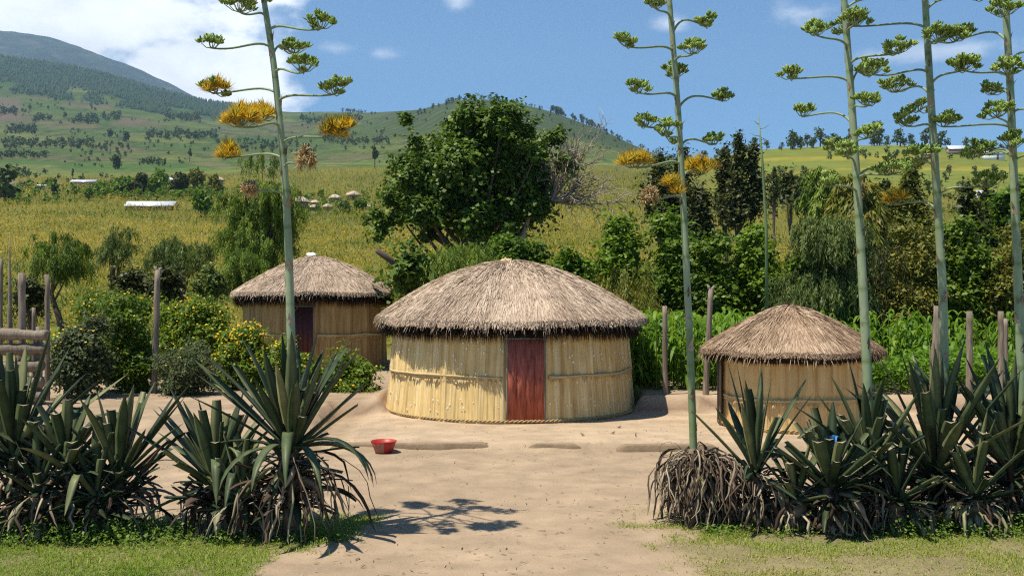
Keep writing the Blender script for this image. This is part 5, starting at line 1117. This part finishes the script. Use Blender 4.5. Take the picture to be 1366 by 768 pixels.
def scatter(m, px0, px1, py0, py1, h0, h1, label, group, conif=.3, ar=.75):
    global k
    for _ in range(m):
        c_ = rng.random() < conif
        far_tree(rng.uniform(px0, px1), rng.uniform(py0, py1), rng.uniform(h0, h1), 'conifer_tree' if c_ else 'round_tree', label, group, ar, seed=k); k += 1
scatter(22, 112, 182, 193, 210, 5, 10, 'small dark tree scattered in the pale field below the middle slope', 'trees scattered in the pale field')
scatter(16, 20, 130, 122, 150, 4, 8, 'tiny tree dotted over the brown slope below the forest', 'trees dotted over the brown slope')
scatter(16, 300, 480, 176, 205, 5, 10, 'small tree on the far green slopes behind the first agave stalk', 'trees on the slopes behind the first stalk')
scatter(20, 455, 860, 140, 196, 4, 8, 'small dark tree on the terraced hill behind the big tree', 'trees on the terraced hill')
for _ in range(24):
    px_ = rng.uniform(560, 690); far_tree(px_, 150, rng.uniform(6, 10), 'round_tree', 'small dark tree standing on the crest of the terraced hill', 'trees on the terraced hill crest', seed=k, Y=2000 - abs(px_ - 625) * 1.5 + rng.uniform(-60, 40)); k += 1
for _ in range(20):
    px_ = rng.uniform(735, 800); far_tree(px_, 170, rng.uniform(7, 12), 'round_tree', 'small dark tree on the right shoulder of the terraced hill', 'trees on the hill shoulder', seed=k, Y=2000 - rng.uniform(0, 80)); k += 1
for _ in range(84):
    px_ = rng.choice([rng.uniform(925, 1070), rng.uniform(1060, 1140), rng.uniform(1120, 1290), rng.uniform(1290, 1440)]); far_tree(px_, 196, rng.uniform(10, 27) * (.6 if px_ > 1260 or px_ < 990 else 1), 'round_tree', 'eucalyptus like tree in the row along the crest of the right hill', 'trees along the right hill crest', seed=k, Y=rng.uniform(560, 625)); k += 1
scatter(14, 1170, 1366, 232, 262, 12, 22, 'dark tree at the foot of the yellow pasture on the right', 'trees at the foot of the yellow pasture', .2)
scatter(10, 1020, 1110, 232, 262, 8, 18, 'tree at the lower edge of the right field behind the third agave stalk', 'trees at the lower edge of the right field', .2)
def wood(name, areas, seed, mat='far_leaf', hr=(6, 10)):
    """masses of trees too small and dense to count"""
    rng = np.random.default_rng(seed); g = G()
    for px0, px1, py0, py1, m in areas:
        for _ in range(m):
            qx, qy = rng.uniform(px0, px1), rng.uniform(py0, py1)
            if name == 'hill_scrub' and fbm(np.array([qx / 26]), np.array([qy / 7]), 626, 3)[0] < .53: continue
            p = hit(qx, qy); H = rng.uniform(*hr) / F * p[1]; n = 26; w = H * rng.uniform(.45, .75)
            d = rdir(rng, n); P = p + d * np.array([w / 2, w / 2, H * .42]) * (rng.random(n) ** .4)[:, None] + np.array([0, 0, H * .5]); N = unit(d + .5 * rng.normal(size=(n, 3))); D = unit(np.cross(N, rdir(rng, n)))
            leaves(g, P, D, N, w * .5, w * .42, np.clip(rng.normal(.45, .25, n), 0, 1), 0)
    return kind(g.build(name, M[mat]), 'stuff')
wood('hill_scrub', [(455, 900, 138, 200, 620), (250, 470, 150, 205, 200), (0, 260, 120, 225, 330), (-300, 0, 120, 225, 80)], 625, 'far_leaf', (2.5, 6))
wood('orchard', [(0, 300, 250, 274, 150), (130, 300, 258, 268, 90), (395, 500, 262, 290, 26)], 627, 'vine', (7, 16))
wood('woodland', [(97, 134, 158, 166, 34), (136, 160, 155, 162, 20), (0, 22, 146, 154, 22), (43, 70, 158, 163, 20), (6, 46, 172, 181, 34), (222, 267, 156, 162, 36), (195, 290, 178, 187, 80), (0, 125, 190, 199, 90), (0, 64, 205, 212, 40), (12, 62, 230, 240, 26), (185, 222, 216, 222, 22), (400, 480, 158, 166, 40), (290, 420, 190, 204, 50), (430, 520, 186, 194, 40), (1100, 1350, 204, 214, 46), (1170, 1366, 262, 285, 40), (-300, 0, 140, 230, 120), (1366, 1700, 215, 260, 60), (60, 200, 238, 250, 26)], 621)
# conifer plantation on the ridge
rng = np.random.default_rng(631); g = G(); n = 15000; px = rng.uniform(-420, 335, n); Yc = np.exp(rng.uniform(np.log(2300), np.log(4600), n)); kp = rng.random(n) < forest_mask(px, Yc); px = px[kp]; Yc = Yc[kp]; X = (px - 683) / F * Yc; Z = ground_z(X, Yc); n = len(X)
H = rng.uniform(9, 17, n); r = H * rng.uniform(.2, .32, n); th = np.arange(5) * 2 * PI / 5; ring = np.stack([X[:, None] + r[:, None] * np.cos(th), Yc[:, None] + r[:, None] * np.sin(th), np.repeat((Z + H * .08)[:, None], 5, 1)], -1); top = np.stack([X, Yc, Z + H], -1)[:, None]
V = np.concatenate([ring, top], 1).reshape(-1, 3); T = (np.array([[q, (q + 1) % 5, 5] for q in range(5)]).ravel()[None] + (np.arange(n) * 6)[:, None]).reshape(-1, 3); g.add(V, None, T, np.repeat(rng.random(n), 6)); kind(g.build('pine_forest', M['forest']), 'stuff')

def house(px, py, wpx, label, roof='tin', depth=.7, hh=.16, pitch=.16, wall='mud', rot=0.0):
    p = hit(px, py); W = wpx / F * p[1]; Dp = W * depth * .6; h = W * hh; rise = W * pitch; root = thing('tin_roof_house' if roof == 'tin' else 'thatched_house', p, label, 'house', None)
    g = G(); box(g, p + np.array([0, 0, h / 2 - .3]), (W * .92, Dp * .9, h + .6)); g.build('wall', M[wall], root)
    g = G(); x, y = W / 2, Dp / 2; zt = p[2] + h; e = .06
    V = []
    for dz in (0, -e):
        V += [(p[0] - x, p[1] - y, zt + dz), (p[0] + x, p[1] - y, zt + dz), (p[0] + x, p[1], zt + rise + dz), (p[0] - x, p[1], zt + rise + dz), (p[0] + x, p[1] + y, zt + dz), (p[0] - x, p[1] + y, zt + dz)]
    g.add(V, [[0, 1, 2, 3], [3, 2, 4, 5], [7, 6, 9, 8], [8, 9, 11, 10], [0, 6, 7, 1], [4, 10, 11, 5], [0, 3, 9, 6], [3, 5, 11, 9], [1, 7, 8, 2], [2, 8, 10, 4]], None, rng.random()); g.build('roof', M['tin'] if roof == 'tin' else M['straw'], root)
    g = G(); box(g, p + np.array([W * .12, -Dp * .45 - .03, h * .42]), (W * .09, .06, h * .84)); g.build('door', M['bark'], root)
    return root
house(203, 281, 66, 'nearest white tin roofed house standing in the crop field on the left', hh=.08, pitch=.11)
house(113, 250, 34, 'white roofed house with a tan wall left of the tree row', hh=.20, pitch=.10)
house(180, 249, 28, 'white roofed house half hidden in the middle of the tree row', hh=.16, pitch=.12)
house(233, 247, 36, 'pale tin roofed house at the right of the tree row', hh=.16, pitch=.12)
house(18, 252, 30, 'brownish roofed house by the left edge below the bushy tree', 'straw', hh=.18)
house(56, 254, 13, 'tiny white house between the left edge tree and the dark conifer', wall='white', hh=.4, pitch=.2)
house(1276, 206, 26, 'house with a pinkish pale roof among the trees on the right hill', hh=.25, pitch=.2)
house(1325, 214, 28, 'small pale house on the right hill near the rightmost agave stalk', hh=.3, wall='white')
house(1238, 212, 18, 'tiny brown house on the right hill beside the fourth agave stalk', 'straw', hh=.3)
house(1314, 266, 26, 'pale walled farm building at the foot of the yellow pasture', hh=.3, wall='white')
def far_hut(px, py, wpx, label):
    p = hit(px, py); W = wpx / F * p[1]; root = thing('round_hut', p, label, 'hut', 'far huts in the field'); g = G(); n = 18; th = np.arange(n) * 2 * PI / n
    tube(g, [p - (0, 0, .5), p + (0, 0, W * .30)], W * .40, 18); g.build('wall', M['mud'], root); g = G(); V = []
    for r, z in ((.53, .27), (.50, .33), (.36, .47), (.18, .56), (.02, .60)): V += [(p[0] + W * r * math.cos(a), p[1] + W * r * math.sin(a), p[2] + W * z) for a in th]
    g.add(V, [(q * n + a, q * n + (a + 1) % n, (q + 1) * n + (a + 1) % n, (q + 1) * n + a) for q in range(4) for a in range(n)], [(0, a + 1, a) for a in range(1, n - 1)], np.clip(.6 + .3 * rng.normal(size=5 * n), 0, 1)); g.build('roof', M['straw'], root)
    g = G(); box(g, p + np.array([.05 * W, -W * .405, W * .12]), (W * .12, .06, W * .24)); g.build('door', M['bark'], root)
for a in [(400, 278, 27, 'largest far hut just right of the first agave stalk'), (420, 275, 14, 'narrow far hut second from the first agave stalk, set behind'), (419, 281, 14, 'low far hut in front of the narrow one'), (437, 281, 15, 'far hut with a pale post beside it, fourth from the stalk'), (447, 270, 18, 'far hut showing only its roof behind the others'), (471, 267, 21, 'flattest far hut roof above the bushes'), (492, 280, 13, 'far hut at the edge of the big tree crown'), (291, 246, 17, 'far hut left of the tall pepper tree')]: far_hut(*a)

# ------------------------------------------------------------------ small birds on the swept earth
def bird(px, py, yaw, label, up=False):
    p = at(px, py, 1.0); Y = (CAMZ - .09) * F / (py - 390); p = np.array([(px - 683) / F * Y, Y, 0]); p[2] = gz(p[0], Y); root = thing('small_bird', p, label, 'bird', 'small birds on the bare earth'); g = G()
    c, s_ = math.cos(yaw), math.sin(yaw); f = lambda x, y, z: p + .52 * np.array([x * c - y * s_, x * s_ + y * c, z]); lift = .03 if up else 0
    prof = [(-.055, .045, .006), (-.04, .052, .018), (-.015, .058, .028), (.015, .066, .029), (.035, .082 + lift * .5, .021), (.045, .094 + lift, .0185), (.058, .101 + lift, .018), (.070, .100 + lift, .012), (.078, .098 + lift, .005), (.090, .095 + lift, .001)]
    tube(g, [f(x, 0, z) for x, z, r in prof], [r * .52 for x, z, r in prof], 10, [.3, .2, .3, .5, .6, .4, .3, .25, .1, .05]); g.build('body', M['bird'], root, smooth=True)
    g = G(); V = [f(-.045, -.010, .05), f(-.045, .010, .05), f(-.105, .016, .040), f(-.105, -.016, .040), f(-.045, -.010, .045), f(-.045, .010, .045), f(-.105, .016, .036), f(-.105, -.016, .036)]; g.add(V, [[0, 1, 2, 3], [7, 6, 5, 4], [0, 4, 5, 1], [1, 5, 6, 2], [2, 6, 7, 3], [3, 7, 4, 0]], None, .1); g.build('tail', M['bird'], root)
    for sg in (-1, 1):
        g = G(); tube(g, [f(.01, .011 * sg, .045), f(.0, .012 * sg, .02), f(.01, .012 * sg, .0), f(.028, .014 * sg, .002)], [.0018, .0013, .0013, .001], 5, .1); g.build('leg', M['bird'], root)
        g = G(); V = [f(.025, .026 * sg, .075), f(-.02, .031 * sg, .066), f(-.075, .012 * sg, .05), f(-.02, .028 * sg, .046), f(0, .022 * sg, .06)]; g.add(V, None, [(0, 1, 3), (1, 2, 3), (0, 3, 4), (0, 4, 1), (1, 4, 2), (2, 4, 3)], .15); g.build('wing', M['bird'], root)
bird(777, 583, 2.6, 'small dark bird nearest the middle hut on the swept earth')
bird(818, 580, -.6, 'small bird second from the middle hut, bent down to feed')
bird(826, 572, .3, 'faint small bird farthest back by the shadow of the middle hut')
bird(848, 583, 1.4, 'small upright bird seen from behind between the feeding bird and the agaves', True)
bird(887, 600, .4, 'largest looking small bird with head raised near the dead agave leaves', True)
